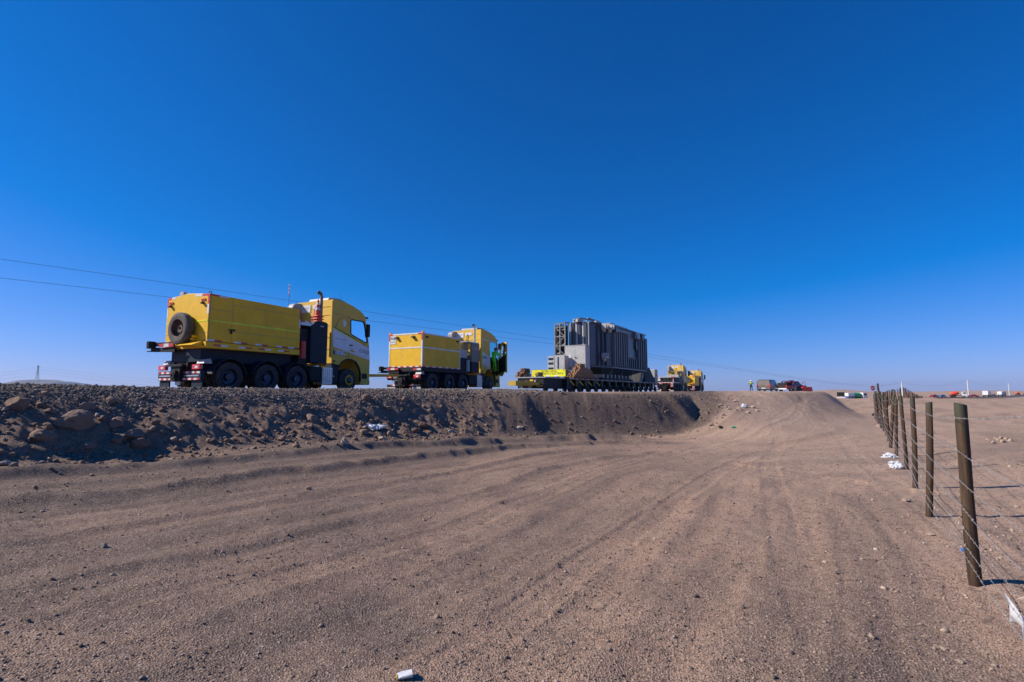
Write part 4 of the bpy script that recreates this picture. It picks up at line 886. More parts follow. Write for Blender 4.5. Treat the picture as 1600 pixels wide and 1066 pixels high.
# ------------------------------------------------------------------ cones on the rear truck, tow bars
def on(T, x, y, z): r, o, fw, lf = T; return o+fw*x+lf*y+Vector((0,0,z))
def cone(T, x, y, z, label, full):
    p = on(T, x, y, z); e = thing('traffic_cone', label, 'traffic cone', p, T[0].rotation_euler.z, 'stacked traffic cones')
    MB().box(-.20, .20, -.20, .20, .002, .04).build('base', M['orange'], e, bevel=.012)
    if full:
        mb = MB(); prof = [(.04,.155),(.30,.115),(.302,.115),(.42,.095),(.422,.095),(.55,.075),(.552,.075),(.67,.055),(.672,.055),(.80,.03),(.80,.02)]
        n = 20; mb.lathe((0,0,0), (0,0,1), prof, n)
        for k in range(len(prof)-1):
            for i in range(n): mb.m[k*n+i] = 1 if k in (2,3,6,7) else 0
        mb.build('body', [M['orange'], M['white']], e, smooth=True)
    else: MB().lathe((0,0,0), (0,0,1), [(.04,.165),(.10,.158),(.10,.12),(.04,.12)], 20).build('body', M['orange'], e)
    return e
tz = 3.16
cone(T1, 5.28, -.93, tz+.0, 'lowest base of the stacked traffic cones on the rear truck', False); cone(T1, 5.28, -.93, tz+.12, 'middle base of the stacked traffic cones on the rear truck', False)
cone(T1, 5.28, -.93, tz+.24, 'red and white striped traffic cone on top of the stack behind the cab', True)
def towbar(A, B, label, m='tyel'):
    A = Vector(A); B = Vector(B); e = thing('tow_bar', label, 'tow bar', A, 0, 'tow bars between the trucks'); d = B-A
    mb = MB(); mb.bar(d*.04, d*.96, .13, .15); mb.build('bar', M[m], e, bevel=.01)
    for k, nme in ((0.0, 'eye'), (1.0, 'eye')):
        c = d*k; mb = MB(); mb.tube([c+Vector((.11*math.cos(t), .11*math.sin(t), 0)) for t in np.linspace(0, 6.283, 17)], .03); mb.build(nme, M['steel'], e)
    return e
towbar(on(T1, 8.45, 0, .85), on(T2, -.45, 0, .95), 'yellow tow bar from the rear truck to the second truck')
towbar(on(T3, 8.8, 0, .8), on(T4, -.45, 0, .9), 'far tow bar between the two leading trucks')

# ------------------------------------------------------------------ modular trailer
TYAW = math.radians(32); TF = Vector((math.sin(TYAW), math.cos(TYAW), 0)); TLf = Vector((-math.cos(TYAW), math.sin(TYAW), 0))
TO = Vector((5.4, 48.7, EYE))+TLf*1.6
TRL = (None, TO, TF, TLf); TROT = math.atan2(TF.y, TF.x)
tr = thing('modular_trailer', 'long low olive yellow multi axle trailer carrying the transformer', 'trailer', TO, TROT)
LT = 30.0; nax = 14; sp_ax = LT/nax
mb = MB(); mb.box(-.6, LT, -.55, .55, .75, 1.36); mb.box(-.6, LT, -1.6, 1.6, 1.20, 1.34); mb.build('deck', M['tdark'], tr)
mb = MB()
for k in range(nax+1):
    x = min(k*sp_ax-.3, LT-.1); mb.box(x-.22, x+.22, -1.62, -1.5, .78, 1.19)
    mb.prism([(x-.22,.78),(x+.22,.78),(x+.10,.55),(x-.10,.55)], -1.615, -1.5)
mb.build('side_bracket', M['tdark'], tr)
tape(tr, 'deck_tape', (-.5, -1.605, 1.29), (LT, -1.605, 1.29), .05, 46, (0,-1,0))
for k in range(4): MB().prism([(k*sp_ax-.05+.3,1.02),(k*sp_ax+.9+.3,.62),(k*sp_ax+.9+.3,.74),(k*sp_ax+.05+.3,1.16)], -1.6, -1.5).build('suspension_arm', M['tyel'], tr)
mb0 = {}
for k in range(nax):
    for s in (-1, 1): wheel(tr, k*sp_ax+.75, .40, s, .395, deep=True, yout=1.45, w=.24)
    x = k*sp_ax+.75; MB().cyl((x,-1.2,.40),(x,1.2,.40),.07).build('axle', M['black'], tr)
    MB().box(x-.2, x+.2, -1.0, -.55, .45, 1.19).build('suspension_leg', M['black'], tr)
for k in (8, 9, 11, 13): MB().box(k*sp_ax-.36, k*sp_ax-.24, -1.632, -1.622, .85, .97).build('side_reflector', M['lime'], tr)
# rear platform with the power pack
mb = MB(); mb.box(-4.6, -.62, -1.55, 1.6, 1.26, 1.36); mb.build('rear_platform', M['steel'], tr)
mb = MB(); mb.box(-4.5, -.7, -1.3, 1.35, .35, 1.24); mb.build('power_pack', M['black'], tr)
mb = MB(); mb.box(-7.6, -4.6, -.35, .35, .55, .95); mb.bar((-4.6,-.9,.75),(-7.2,-.15,.75),.2,.25); mb.bar((-4.6,.9,.75),(-7.2,.15,.75),.2,.25); mb.build('drawbar', M['tyel'], tr)
for (x, y, z, w, h, mm) in ((-4.52,.95,.9,.5,.2,'tyel'),(-4.53,.35,.75,.25,.3,'lgrey'),(-4.53,-.15,1.05,.35,.16,'tyel'),(-4.52,-.5,.85,.2,.35,'steel'),(-4.53,-.95,.55,.6,.12,'tyel'),(-4.52,.0,.5,.3,.25,'steel')): MB().box(x-.08, x, y-w/2, y+w/2, z-h/2, z+h/2).build('valve_block', M[mm], tr, bevel=.015)
hr = random.Random(3)
for k in range(9):
    y0 = hr.uniform(-1.2,1.2); y1 = y0+hr.uniform(-.7,.7); z0 = hr.uniform(.6,1.15); z1 = hr.uniform(.4,.9)
    MB().tube([(-4.58,y0,z0),(-4.78,y0*.7+y1*.3,z0-.1),(-4.8,(y0+y1)/2,min(z0,z1)-.12),(-4.76,y0*.3+y1*.7,z1-.05),(-4.58,y1,z1)], .022, 6).build('hose', M['lgrey' if k % 2 else 'steel'], tr, smooth=True)
mb = MB(); mb.box(-.58, -.10, -1.66, -1.30, .35, 1.42); mb.build('end_post', M['navy'], tr)
mb = MB()
for z in (.6, .85, 1.1, 1.3): mb.cyl((-.72,-1.22,z),(-.72,-.75,z),.09,n=10)
mb.build('valve_stack', M['lgrey'], tr)
MB().box(-.82,-.63,-1.2,-.8,1.16,1.26).build('valve_label', M['red'], tr)
# yellow sign
sg = thing('convoy_sign', 'bright yellow warning board with black lettering at the trailer rear', 'sign', TO, TROT)
MB().box(-.72, -.66, -1.62, 2.05, 1.46, 2.16).build('frame', M['navy'], sg)
MB().box(-.735, -.722, -1.60, 2.03, 1.48, 2.14).build('board', M['sign'], sg)
text('lettering', 'EXTRA LARGA', .25, M['ink'], sg, (-.738, .12, 1.99), R_REAR, 1.0, .004); text('lettering', 'TRANSPORTE Y ELECTRICA', .25, M['ink'], sg, (-.738, .15, 1.76), R_REAR, 1.0, .004)
for y in (1.12, .24, -.66): MB().box(-.742, -.7355, y-.19, y+.19, 1.49, 1.62).build('white_patch', M['white'], sg)
for y in (1.88, -1.45): MB().box(-.742, -.7355, y-.04, y+.04, 1.5 if y > 0 else 2.0, 1.58 if y > 0 else 2.1).build('red_mark', M['red'], sg)
# timber stacks
def timber(loc, rows, bw, bl, label, seed):
    r = random.Random(seed); e = thing('timber_stack', label, 'timber', on(TRL, *loc), TROT, 'timber on the trailer')
    z = 0
    for k, (n, y0, dx, *ln) in enumerate(rows):
        for i in range(n):
            l = (ln[0] if ln else bl)*r.uniform(.9, 1.06); w = bw*r.uniform(.86,1); h = bw*r.uniform(.86,.97); s = r.uniform(-.16,.16)
            o = MB().box(dx+s, dx+s+l, y0-(i+1)*bw+.01, y0-(i+1)*bw+w, z+.004, z+h).build('timber', M['wood' if r.random() < .75 else 'wood2'], e); o.rotation_euler = (0, 0, r.uniform(-.02,.02))
        z += bw*.97
    return e
timber((-4.4, 1.75, 1.36), [(6,0,0),(6,-.05,.1),(5,-.15,.15),(4,-.25,.3),(3,-.35,.35)], .17, 1.1, 'smaller timber stack on the rear platform left of the yellow sign', 5)
timber((-3.0, .35, 1.36), [(2,0,0),(2,0,.05),(1,-.05,.1)], .17, 1.0, 'few beams tucked behind the left end of the yellow sign', 8)
timber((.95, -.92, 1.34), [(4,0,0,5.6),(4,0,.2,5.2),(4,0,.45,4.6),(4,-.02,.75,4.0),(4,-.03,1.0,3.3),(4,-.05,1.3,1.9),(3,-.06,1.6,1.4),(3,-.08,1.8,1.1)], .195, 2.5, 'large stepped timber stack in front of the grey cabinet', 12)
# lumpy black tarpaulin heap and gear at the front of the trailer
def tarp_heap(name, loc, l, w, h, label, seed):
    bm = bmesh.new(); bmesh.ops.create_grid(bm, x_segments=26, y_segments=16, size=1)
    for v in bm.verts:
        x, y = v.co.x, v.co.y; e = max(0, 1-max(abs(x), abs(y))**5); top = 1-.22*(abs(x)**2)
        n = .25*float(fbm(np.array([x*2+seed]), np.array([y*2]), 3, seed)[0]); k = min(1, (1-max(abs(x), abs(y)))*3.2)
        v.co = (x*l/2*(1-.16*k), y*w/2*(1-.1*k), h*(k**.7)*(top+n*.5))
    me = bpy.data.meshes.new(name); bm.to_mesh(me); bm.free(); me.materials.append(M['tarp']); me.polygons.foreach_set('use_smooth', [True]*len(me.polygons))
    o = link(name, me); o.location = on(TRL, *loc); o.rotation_euler = (0,0,TROT); return tag(o, label, 'tarpaulin')
tarp_heap('tarpaulin_heap', (26.2, -.1, 1.35), 5.0, 2.7, 2.3, 'black tarpaulin covered heap at the front of the trailer', 4)
e = thing('equipment_box', 'grey machine box beside the black heap at the trailer front', 'machine', on(TRL, 28.6, -.4, 1.35), TROT)
MB().box(0, 1.3, -1.0, .9, .02, 1.9).build('housing', M['lgrey'], e, bevel=.06); MB().box(.25, .95, -1.03, -1.001, .9, 1.3).build('warning_panel', M['red'], e); MB().box(1.0, 1.12, -1.03, -1.001, 0.05, .8).build('lime_strip', M['lime'], e)
e = thing('flashing_unit', 'small pale box with red lamp left of the black heap', 'machine', on(TRL, 24.9, 1.2, 1.35), TROT)
MB().prism([(0,.02),(.9,.02),(.9,2.2),(.3,2.2),(0,1.2)], -.5, .5).build('housing', M['lgrey'], e, bevel=.04); MB().box(-.05, -.002, -.3, .2, .5, .9).build('lamp', M['tail'], e)

# ------------------------------------------------------------------ transformer
tf = thing('power_transformer', 'huge dark blue grey power transformer standing on the long trailer', 'transformer', TO, TROT)
Z0, Z1 = 2.78, 7.35
plan = [(6,-1.25),(9.6,-2.3),(21.4,-2.3),(21.6,-2.1),(21.6,2.1),(21.4,2.3),(9.6,2.3),(6,1.25)]
MB().prismz(plan, Z0, Z1).build('tank', M['tank'], tf, bevel=.05)
cover = [(x+(.12 if x > 15 else -.12), y*1.06) for x, y in plan]; MB().prismz(cover, Z1+.002, Z1+.12).build('tank_cover', M['tank'], tf)
MB().prismz([(x+(.10 if x > 15 else -.10), y*1.05) for x, y in plan], Z0-.12, Z0-.002).build('base_flange', M['tank'], tf)
mb = MB(); mb.add([(7.5,-1.9,Z0-.12),(21.2,-2.1,Z0-.12),(21.2,2.1,Z0-.12),(7.5,1.9,Z0-.12),(9,-1.2,2.0),(18.0,-1.2,2.0),(18.0,1.2,2.0),(9,1.2,2.0)], [(0,1,2,3),(7,6,5,4),(0,4,5,1),(1,5,6,2),(2,6,7,3),(3,7,4,0)]); mb.build('tapered_base', M['tank'], tf)
mb = MB(); [mb.box(x-.15, x+.15, -1.35, 1.35, 1.60, 1.998) for x in np.arange(9.4, 18, 1.2)]; mb.build('support_beam', M['steel'], tf)
mb = MB(); mb.box(8.6, 18.6, -1.5, -1.1, 1.345, 1.598); mb.box(8.6, 18.6, 1.1, 1.5, 1.345, 1.598); mb.build('skid', M['black'], tf)
# vertical stiffeners on the long sides, sunlit look painted in
for x in (9.75,10.4,11.1,11.8,12.6,13.3,14.0,18.0,18.9,19.8,20.6,21.2):
    for s in (-1, 1): MB().box(x-.10, x+.10, min(s*2.305,s*2.62), max(s*2.305,s*2.62), Z0+.1, Z1-.45).build('stiffener', M['tankr'], tf)
for x in (14.9,15.6,16.3,17.0): MB().box(x-.08, x+.08, -2.55, -2.305, Z0+.1, Z0+1.2).build('short_stiffener', M['tank'], tf)
for x in (10.1,19.4): MB().box(x-.45, x+.45, -2.75, -2.305, Z1-.75, Z1-.1).build('pocket_box', M['tank'], tf, bevel=.03)
MB().box(17.1, 18.1, -2.75, -2.36, 6.55, 7.30).build('rating_plate_box', M['lgrey'], tf, bevel=.02); MB().box(17.2, 18.0, -2.762, -2.751, 6.65, 7.2).build('rating_plate', M['carblue'], tf)
mb = MB(); c = Vector((17.55,-2.42,5.75)); mb.lathe((0,0,0), (0,-1,0), [(-.11,.55),(.06,.55),(.06,.48),(.10,.46),(.10,.001)], 28); o = mb.build('manhole', M['tank'], tf, smooth=True); o.location = c; o.scale = (.75,1,1.25)
# jacking lugs
def lug(x, y, z, ax):
    mb = MB(); mb.box(x-.35, x+.35, min(y, y+ax*.55), max(y, y+ax*.55), z-.10, z+.08); mb.box(x-.35, x-.28, min(y, y+ax*.55), max(y, y+ax*.55), z+.08, z+.45); mb.box(x+.28, x+.35, min(y, y+ax*.55), max(y, y+ax*.55), z+.08, z+.45); mb.prism([(x-.3,z-.1),(x+.3,z-.1),(x+.1,z-.45),(x-.1,z-.45)], min(y, y+ax*.3), max(y, y+ax*.3)); mb.build('jacking_lug', M['tankl' if x < 10 else 'tank'], tf)
lug(7.9,-1.88,6.95,-1); lug(7.9,-1.88,3.75,-1); lug(8.9,-2.2,6.95,-1)
for z in (7.0, 3.9):
    mb = MB(); mb.box(21.61, 22.35, -1.9, -1.3, z-.25, z+.1); mb.box(22.2, 22.35, -1.9, -1.3, z+.1, z+.35); mb.box(21.8, 21.95, -1.9, -1.3, z+.1, z+.42); mb.build('front_lug', M['tank'], tf, bevel=.03)
mb = MB(); mb.cyl((21.9,-1.5,1.36),(21.8,-1.7,2.65),.14,n=10); mb.build('prop', M['lgrey'], tf)
# cover fittings: turret flanges, boxes, pipe
for x, y, r_, h in ((11.6,-1.4,.34,.42),(12.5,-1.4,.30,.34),(13.6,-1.2,.36,.36),(15.6,-1.5,.34,.30),(16.4,-1.5,.30,.26),(17.6,-1.3,.30,.22),(11.5,1.0,.4,.5),(14.5,1.0,.4,.5),(18.9,-1.4,.26,.2)):
    mb = MB(); mb.lathe((x,y,Z1+.12), (0,0,1), [(0,r_),(h*.75,r_),(h*.75,r_*1.2),(h,r_*1.2),(h,.001)], 18); mb.build('turret_flange', M['tankl'], tf, smooth=True)
mb = MB(); mb.box(7.2, 8.6, -1.5, -.9, Z1+.13, Z1+.34); mb.box(9.3, 11.0, -2.2, -1.5, Z1+.13, Z1+.30); mb.build('cover_box', M['tankl'], tf, bevel=.02)
mb = MB()
for a, b in (((5.6,-.2,7.9),(7.6,-1.2,7.75)),((5.6,-.2,7.5),(5.6,-.2,7.9)),((5.4,.4,7.62),(5.6,-.2,7.9)),((7.6,-1.2,7.46),(7.6,-1.2,7.75))): mb.bar(a, b, .10, .14)
mb.build('cover_rail', M['tankm'], tf)
mb = MB(); mb.prismz([(5.4,-.1),(5.9,-.55),(6.1,.3),(5.5,.5)], 7.48, 7.80); mb.build('crown_box', M['tankl'], tf)
for x in (10.0, 13.6, 17.2, 20.9):
    for s in (-1, 1): MB().cyl((x, s*1.5, 1.34), (x+.5, s*2.34, Z0+.55), .035, n=6).build('lashing_chain', M['steel'], tf)
MB().tube([(9.8,-2.72,6.85),(13.0,-2.72,6.85),(14.4,-2.62,6.7),(14.4,-2.45,4.2),(16.9,-2.45,4.1)], .06, 8).build('oil_pipe', M['tankl'], tf, smooth=True)
MB().tube([(11.6,-1.4,7.85),(13.6,-1.25,7.95),(15.6,-1.5,7.85),(18.9,-1.4,7.7)], .05, 8).build('conduit', M['tankl'], tf, smooth=True)
MB().tube([(6.6,-.6,7.5),(7.0,-.6,8.0),(10.5,-.4,8.02),(10.9,-.4,7.5)], .11, 10).build('vent_pipe', M['tankm'], tf, smooth=True)
# columns and pipes on the tail end
for x, y, r_, mm in ((5.85,.95,.10,'tankl'),(5.85,.2,.14,'tankl'),(5.85,-.55,.12,'tankl'),(5.86,-1.15,.10,'tankl')): MB().cyl((x,y,Z0),(x,y,7.45),r_,n=12).build('pipe_column', M[mm], tf, smooth=True)
for y in (.58,-.18,-.88): MB().lathe((6.0,y,0), (0,0,1), [(Z0+.05,.001),(Z0+.05,.33),(7.3,.33),(7.3,.001)], 20).build('cooler_bank', M['tank'], tf, smooth=True)
for k, (fx, fy, t_) in enumerate(((7.1,-1.62,0),(7.75,-1.80,0),(8.4,-2.0,0))): MB().box(fx-.06, fx+.06, fy-.16, fy+.05, Z0+.1, Z1-.1).build('chamfer_stiffener', M['tank'], tf)
# lattice cooler frame on the far corner of the tail end
mb = MB()
for y in (.95, 1.55, 2.15): mb.bar((4.5,y,2.6),(4.5,y,7.3),.12,.12)
for z in (3.9,4.9,5.9,6.9,7.3): mb.bar((4.5,.95,z),(4.5,2.15,z),.10,.10)
for z0, z1 in ((3.9,4.9),(5.9,4.9),(5.9,6.9)): mb.bar((4.5,1.0,z0),(4.5,2.1,z1),.07,.07)
mb.bar((4.5,2.15,7.3),(5.6,.9,7.5),.1,.1); mb.bar((4.5,2.15,2.7),(5.9,1.2,2.7),.12,.12); mb.bar((4.5,.95,2.7),(5.9,.9,2.7),.12,.12)
mb.build('pipe_frame', M['tankm'], tf)
for k, z in enumerate((4.45, 5.35, 6.25, 6.95)):
    mb = MB(); cy = 1.28 if k % 2 else 1.85; mb.tube([(4.62, cy+.26*math.cos(t), z+.36*math.sin(t)) for t in np.linspace(0, 6.283, 17)], .07, 8); mb.build('coil_pipe', M['tankm'], tf, smooth=True)
MB().box(4.75, 5.3, 1.0, 2.2, 2.7, 7.1).build('radiator_block', M['black'], tf)
# cabinets
cb = MB().box(4.4, 5.5, -1.42, .92, 2.33, 4.83).build('control_cabinet', M['tankl'], tf, bevel=.02)
for y0, y1 in ((-.22,.90),(-1.40,-.25)): MB().box(4.372, 4.399, y0, y1, 2.37, 4.79).build('cabinet_door', M['tankl'], cb, bevel=.006)
MB().box(4.362, 4.371, .13, .58, 2.68, 3.5).build('door_sheet', M['white'], cb); MB().box(4.362, 4.371, .26, .53, 3.55, 3.88).build('door_sheet', M['white'], cb)
mb = MB(); mb.box(4.33, 4.371, -.34, -.27, 3.5, 3.65); mb.bar((4.34,-.3,3.55),(4.34,-.48,3.48),.03,.03); mb.build('door_handle', M['black'], cb)
MB().box(4.36, 5.55, -1.46, .96, 4.835, 4.89).build('cabinet_roof', M['tankl'], cb)
c2 = MB().box(3.2, 4.2, .40, 1.55, 2.25, 3.78).build('junction_cabinet', M['tankl'], tf, bevel=.02); MB().box(3.19, 3.199, 1.05, 1.22, 2.4, 3.6).build('cabinet_window', M['glassd'], c2)
c3 = MB().box(3.3, 4.2, 1.66, 2.42, 2.25, 3.75).build('relay_cabinet', M['tankl'], tf, bevel=.02)
for z in (2.45, 2.98, 3.45): MB().box(3.29, 3.299, 1.74, 2.34, z-.12, z+.12).build('cabinet_window', M['glassd'], c3)
mb = MB(); [mb.box(x_, x_+.8, y-.08, y+.08, 1.345, 2.25) for x_, y in ((4.6,-1.2),(4.6,.7),(3.3,.6),(3.3,1.5),(3.4,2.2))]; mb.build('cabinet_stand', M['steel'], tf)
mb = MB(); mb.box(4.45, 4.55, -1.4, .6, 2.17, 2.25); mb.build('stand_rail', M['white'], tf)

# ------------------------------------------------------------------ fence
FENCE_LABEL = 'barbed wire fence on creosoted round posts along the right'
fence = thing('wire_fence', FENCE_LABEL, 'fence', (0,0,0))
def post_mesh(seed, h=1.5, r=.043):
    q = random.Random(seed); mb = MB(); n = 14; rings = [(-.35,1.02),(0,1.02),(.3,1.0),(.7,.98),(1.1,.97),(h-.015,.95),(h,.90)]
    for k, (z, s_) in enumerate(rings):
        for i in range(n):
            t = 2*math.pi*i/n; w = r*s_*(1+.07*math.sin(t*2+seed)+.05*math.sin(t*3+z*3+seed)+.03*math.sin(t*5+z*9+seed)); mb.v.append((w*math.cos(t)+.012*math.sin(z*2.6+seed), w*math.sin(t), z+(.012*math.cos(t+seed) if k >= 5 else 0)))
    for k in range(len(rings)-1):
        for i in range(n): mb.f.append((k*n+i, k*n+(i+1) % n, (k+1)*n+(i+1) % n, (k+1)*n+i)); mb.m.append(0)
    mb.f.append(tuple(range((len(rings)-1)*n, len(rings)*n))); mb.m.append(0)
    return mb.mesh('post', M['post'], True)
POSTS = [post_mesh(k) for k in range(5)]
FP = []      # base, top
for bx_, by_, tx_, ty_ in ((1526,914,1498,631),(1453,808,1451,629),(1430,763,1426,621),(1416,734,1408,619),(1401,712,1400,624),(1392,700,1396,617)):
    b = ground_px(bx_, by_); FP.append((b, at(tx_, ty_, b.y+.02)))
b0, b1 = FP[0][0], FP[1][0]; p0 = b0-(b1-b0)*1.0; p0.z = gz(p0.x, p0.y); FP.insert(0, (p0, p0+Vector((-.05,0,1.55))))
path = [FP[-1][0].xy, Vector((14.0,19.4)), Vector((20,28.5)), Vector((28,39.5)), Vector((35.5,49)), Vector((46,62)), Vector((63,82)), Vector((88,112)), Vector((118,148)), Vector((165,190)), Vector((235,245))]
acc = 0; nxt = 2.35; frnd = random.Random(21)
for a, b in zip(path[:-1], path[1:]):
    L = (b-a).length
    while nxt <= acc+L:
        q = a.lerp(b, (nxt-acc)/L); base = Vector((q.x, q.y, gz(q.x, q.y))); D = base.y
        h = 1.5*frnd.uniform(.93,1.05)
        if abs(nxt-7.05) < .1: tilt = Vector((-.12,.02,1.9))
        else: tilt = Vector((frnd.gauss(0,.05), frnd.gauss(0,.05), h))
        FP.append((base, base+tilt)); nxt += 2.35 if D < 60 else 3.0
    acc += L
for k, (b, t_) in enumerate(FP):
    d = t_-b; o = link('post', POSTS[k % 5], fence); o.location = b; o.rotation_mode = 'QUATERNION'; q = d.to_track_quat('Z', 'Y'); o.rotation_quaternion = q; thick = (1.0 if b.y < 30 else 1.25)*(1.12 if k == 1 else frnd.uniform(.86,1.12))
    o.scale = (thick, thick, d.length/1.5)
hts = (.92,.745,.575,.43,.31,.215,.15)
for si, hfrac in enumerate(hts):
    pts = []
    lim = len(FP) if si in (0,1,2,4) else 22
    for k in range(min(lim, 60)):
        b, t_ = FP[k]; p = b.lerp(t_, hfrac if not (k == 0 and si == 0) else .985)
        nx = FP[min(k+1, len(FP)-1)][0]-FP[max(k-1, 0)][0]; nrm_ = Vector((-nx.y, nx.x, 0)).normalized()*.058
        pts.append(p+nrm_)
        if k < min(lim, 60)-1:
            b2, t2 = FP[k+1]; p2 = b2.lerp(t2, hfrac)+nrm_
            for f_ in (.25,.5,.75): pts.append((p+nrm_).lerp(p2, f_)-Vector((0,0,.05*4*f_*(1-f_)*(.4+.6*((k*7+si*3) % 5)/4))))
    mb = MB(); rad_ = [.0019 if p.y < 7 else .0028 if p.y < 12 else .004 if p.y < 25 else .006 for p in pts]; mb.tube(pts, rad_, 5)
    for a, b in zip(pts[:-1], pts[1:]):      # barbs on the near spans
        if a.y > 9: break
        L = (b-a).length; n = max(1, int(L/.11)); dd = (b-a).normalized()
        for i in range(n):
            c = a.lerp(b, (i+.5)/n)
            for s_ in (-1, 1):
                v = Vector((frnd.gauss(0,1), frnd.gauss(0,1), frnd.gauss(0,1))).normalized()*.012; mb.bar(c-v, c+v, .0022, .0022)
    mb.build('barbed_wire', M['wire'], fence, smooth=True)

# ------------------------------------------------------------------ litter
def crumple(name, px, py, wpx, hpx, label, m='plastic', seed=1, cat='plastic bag'):
    p = ground_px(px, py); w = wpx/800*p.y; h = hpx/800*p.y
    bm = bmesh.new(); bmesh.ops.create_icosphere(bm, subdivisions=4, radius=1)
    for v in bm.verts:
        c = v.co; n = float(fbm(np.array([c.x*1.6+seed*3.1+c.z]), np.array([c.y*1.6-c.z*.7]), 4, seed, .65)[0]); n2 = abs(float(fbm(np.array([c.x*3.1+seed]), np.array([c.y*3.1+c.z*2]), 3, seed+5)[0]))
        c *= 1+.8*n-.45*n2; v.co = (c.x*w/2, c.y*w*.45, max(c.z, -.3)*h*.6)
    me = bpy.data.meshes.new(name); bm.to_mesh(me); bm.free(); me.materials.append(M[m]); me.polygons.foreach_set('use_smooth', [True]*len(me.polygons)); me.set_sharp_from_angle(angle=.5)
    o = link(name, me); o.location = (p.x, p.y+w*.2, p.z+h*.22); return tag(o, label, cat, 'wind blown litter' if cat == 'plastic bag' else None)
crumple('plastic_bag', 1392, 716, 18, 8, 'flat white plastic bag lying left of the fence posts, upper of three', seed=2)
crumple('plastic_bag', 1401, 726, 16, 7, 'white plastic bag in the middle of the pile beside the fence post', seed=3)
crumple('plastic_bag', 1404, 733, 17, 10, 'white plastic bag lowest of the pile at the fence post foot', seed=4)
crumple('plastic_bag', 1379, 655, 8, 7, 'small white plastic bag at the distant fence bend', seed=6)
crumple('plastic_sheet', 580, 672, 38, 12, 'torn white plastic sheet caught among rocks on the middle bank', seed=7, cat='plastic sheet')
crumple('white_rubbish', 1164, 637, 9, 7, 'white rubbish lying in the rubble patch at the ramp corner', seed=9, cat='rubbish')
crumple('blue_scrap', 1505, 862, 4, 7, 'scrap of blue plastic beside the nearest fence post', 'bluep', 10, 'scrap')
crumple('green_scrap', 1146, 669, 6, 3, 'green plastic scrap at the foot of the ramp', 'teal', 12, 'scrap')
crumple('dark_bag', 1367, 650, 6, 5, 'dark bag lying left of the distant fence bend', 'black', 14, 'bag')
crumple('dark_scrap', 1127, 670, 6, 5, 'dark bottle like scrap at the right end of the smooth bank', 'black', 15, 'scrap')
# crushed paper cup at the bottom edge
p = ground_px(632, 1065); e = thing('paper_cup', 'crushed white paper cup with yellow rim lying on the track', 'cup', (p.x, p.y, p.z+.02), 0)
mb = MB(); n = 20; rr = [(-.042,.020),(-.038,.022),(-.01,.025),(.015,.026),(.038,.030),(.042,.030)]
for x, r_ in rr:
    for i in range(n): t = 2*math.pi*i/n; mb.v.append((x, r_*math.cos(t)*1.15+.004*math.sin(3*t+x*60), r_*math.sin(t)*.55+.004*math.cos(2*t+x*40)))
for k in range(len(rr)-1):
    for i in range(n): mb.f.append((k*n+i, k*n+(i+1) % n, (k+1)*n+(i+1) % n, (k+1)*n+i)); mb.m.append(0)
mb.f.append(tuple(range((len(rr)-1)*n, len(rr)*n))); mb.m.append(0)
cup = mb.build('cup_wall', M['plastic'], e, smooth=True); MB().tube([(-.042, .024*math.cos(t), .012*math.sin(t)) for t in np.linspace(0, 6.283, 21)], .003, 6).build('rim', M['tyel'], e)
e.rotation_euler = (0, math.radians(-8), math.radians(18))
# film blown onto the lowest wire
A, B = FP[1][0].lerp(FP[1][1], .15), FP[0][0].lerp(FP[0][1], .15); c0 = A.lerp(B, .37); c1 = A.lerp(B, .58)
mb = MB(); NU, NV = 12, 16
for j in range(NV+1):
    v = j/NV
    for i in range(NU+1):
        u = i/NU; q = c0.lerp(c1, u*(.25+.75*v)+.04*v); drop = v*.16*(1-.3*u)
        mb.v.append((q.x+.03*math.sin(7*u+5*v)*v+.02*v, q.y+.03*math.cos(9*u+4*v)*v, q.z+.02-drop+.012*math.sin(17*u+3*v)*v))
for j in range(NV):
    for i in range(NU): mb.f.append((j*(NU+1)+i, j*(NU+1)+i+1, (j+1)*(NU+1)+i+1, (j+1)*(NU+1)+i)); mb.m.append(0)
o = mb.build('plastic_film', M['plastic'], None, smooth=True); so = o.modifiers.new('thickness', 'SOLIDIFY'); so.thickness = .002; tag(o, 'torn white plastic film hanging from the lowest fence wire', 'plastic film')

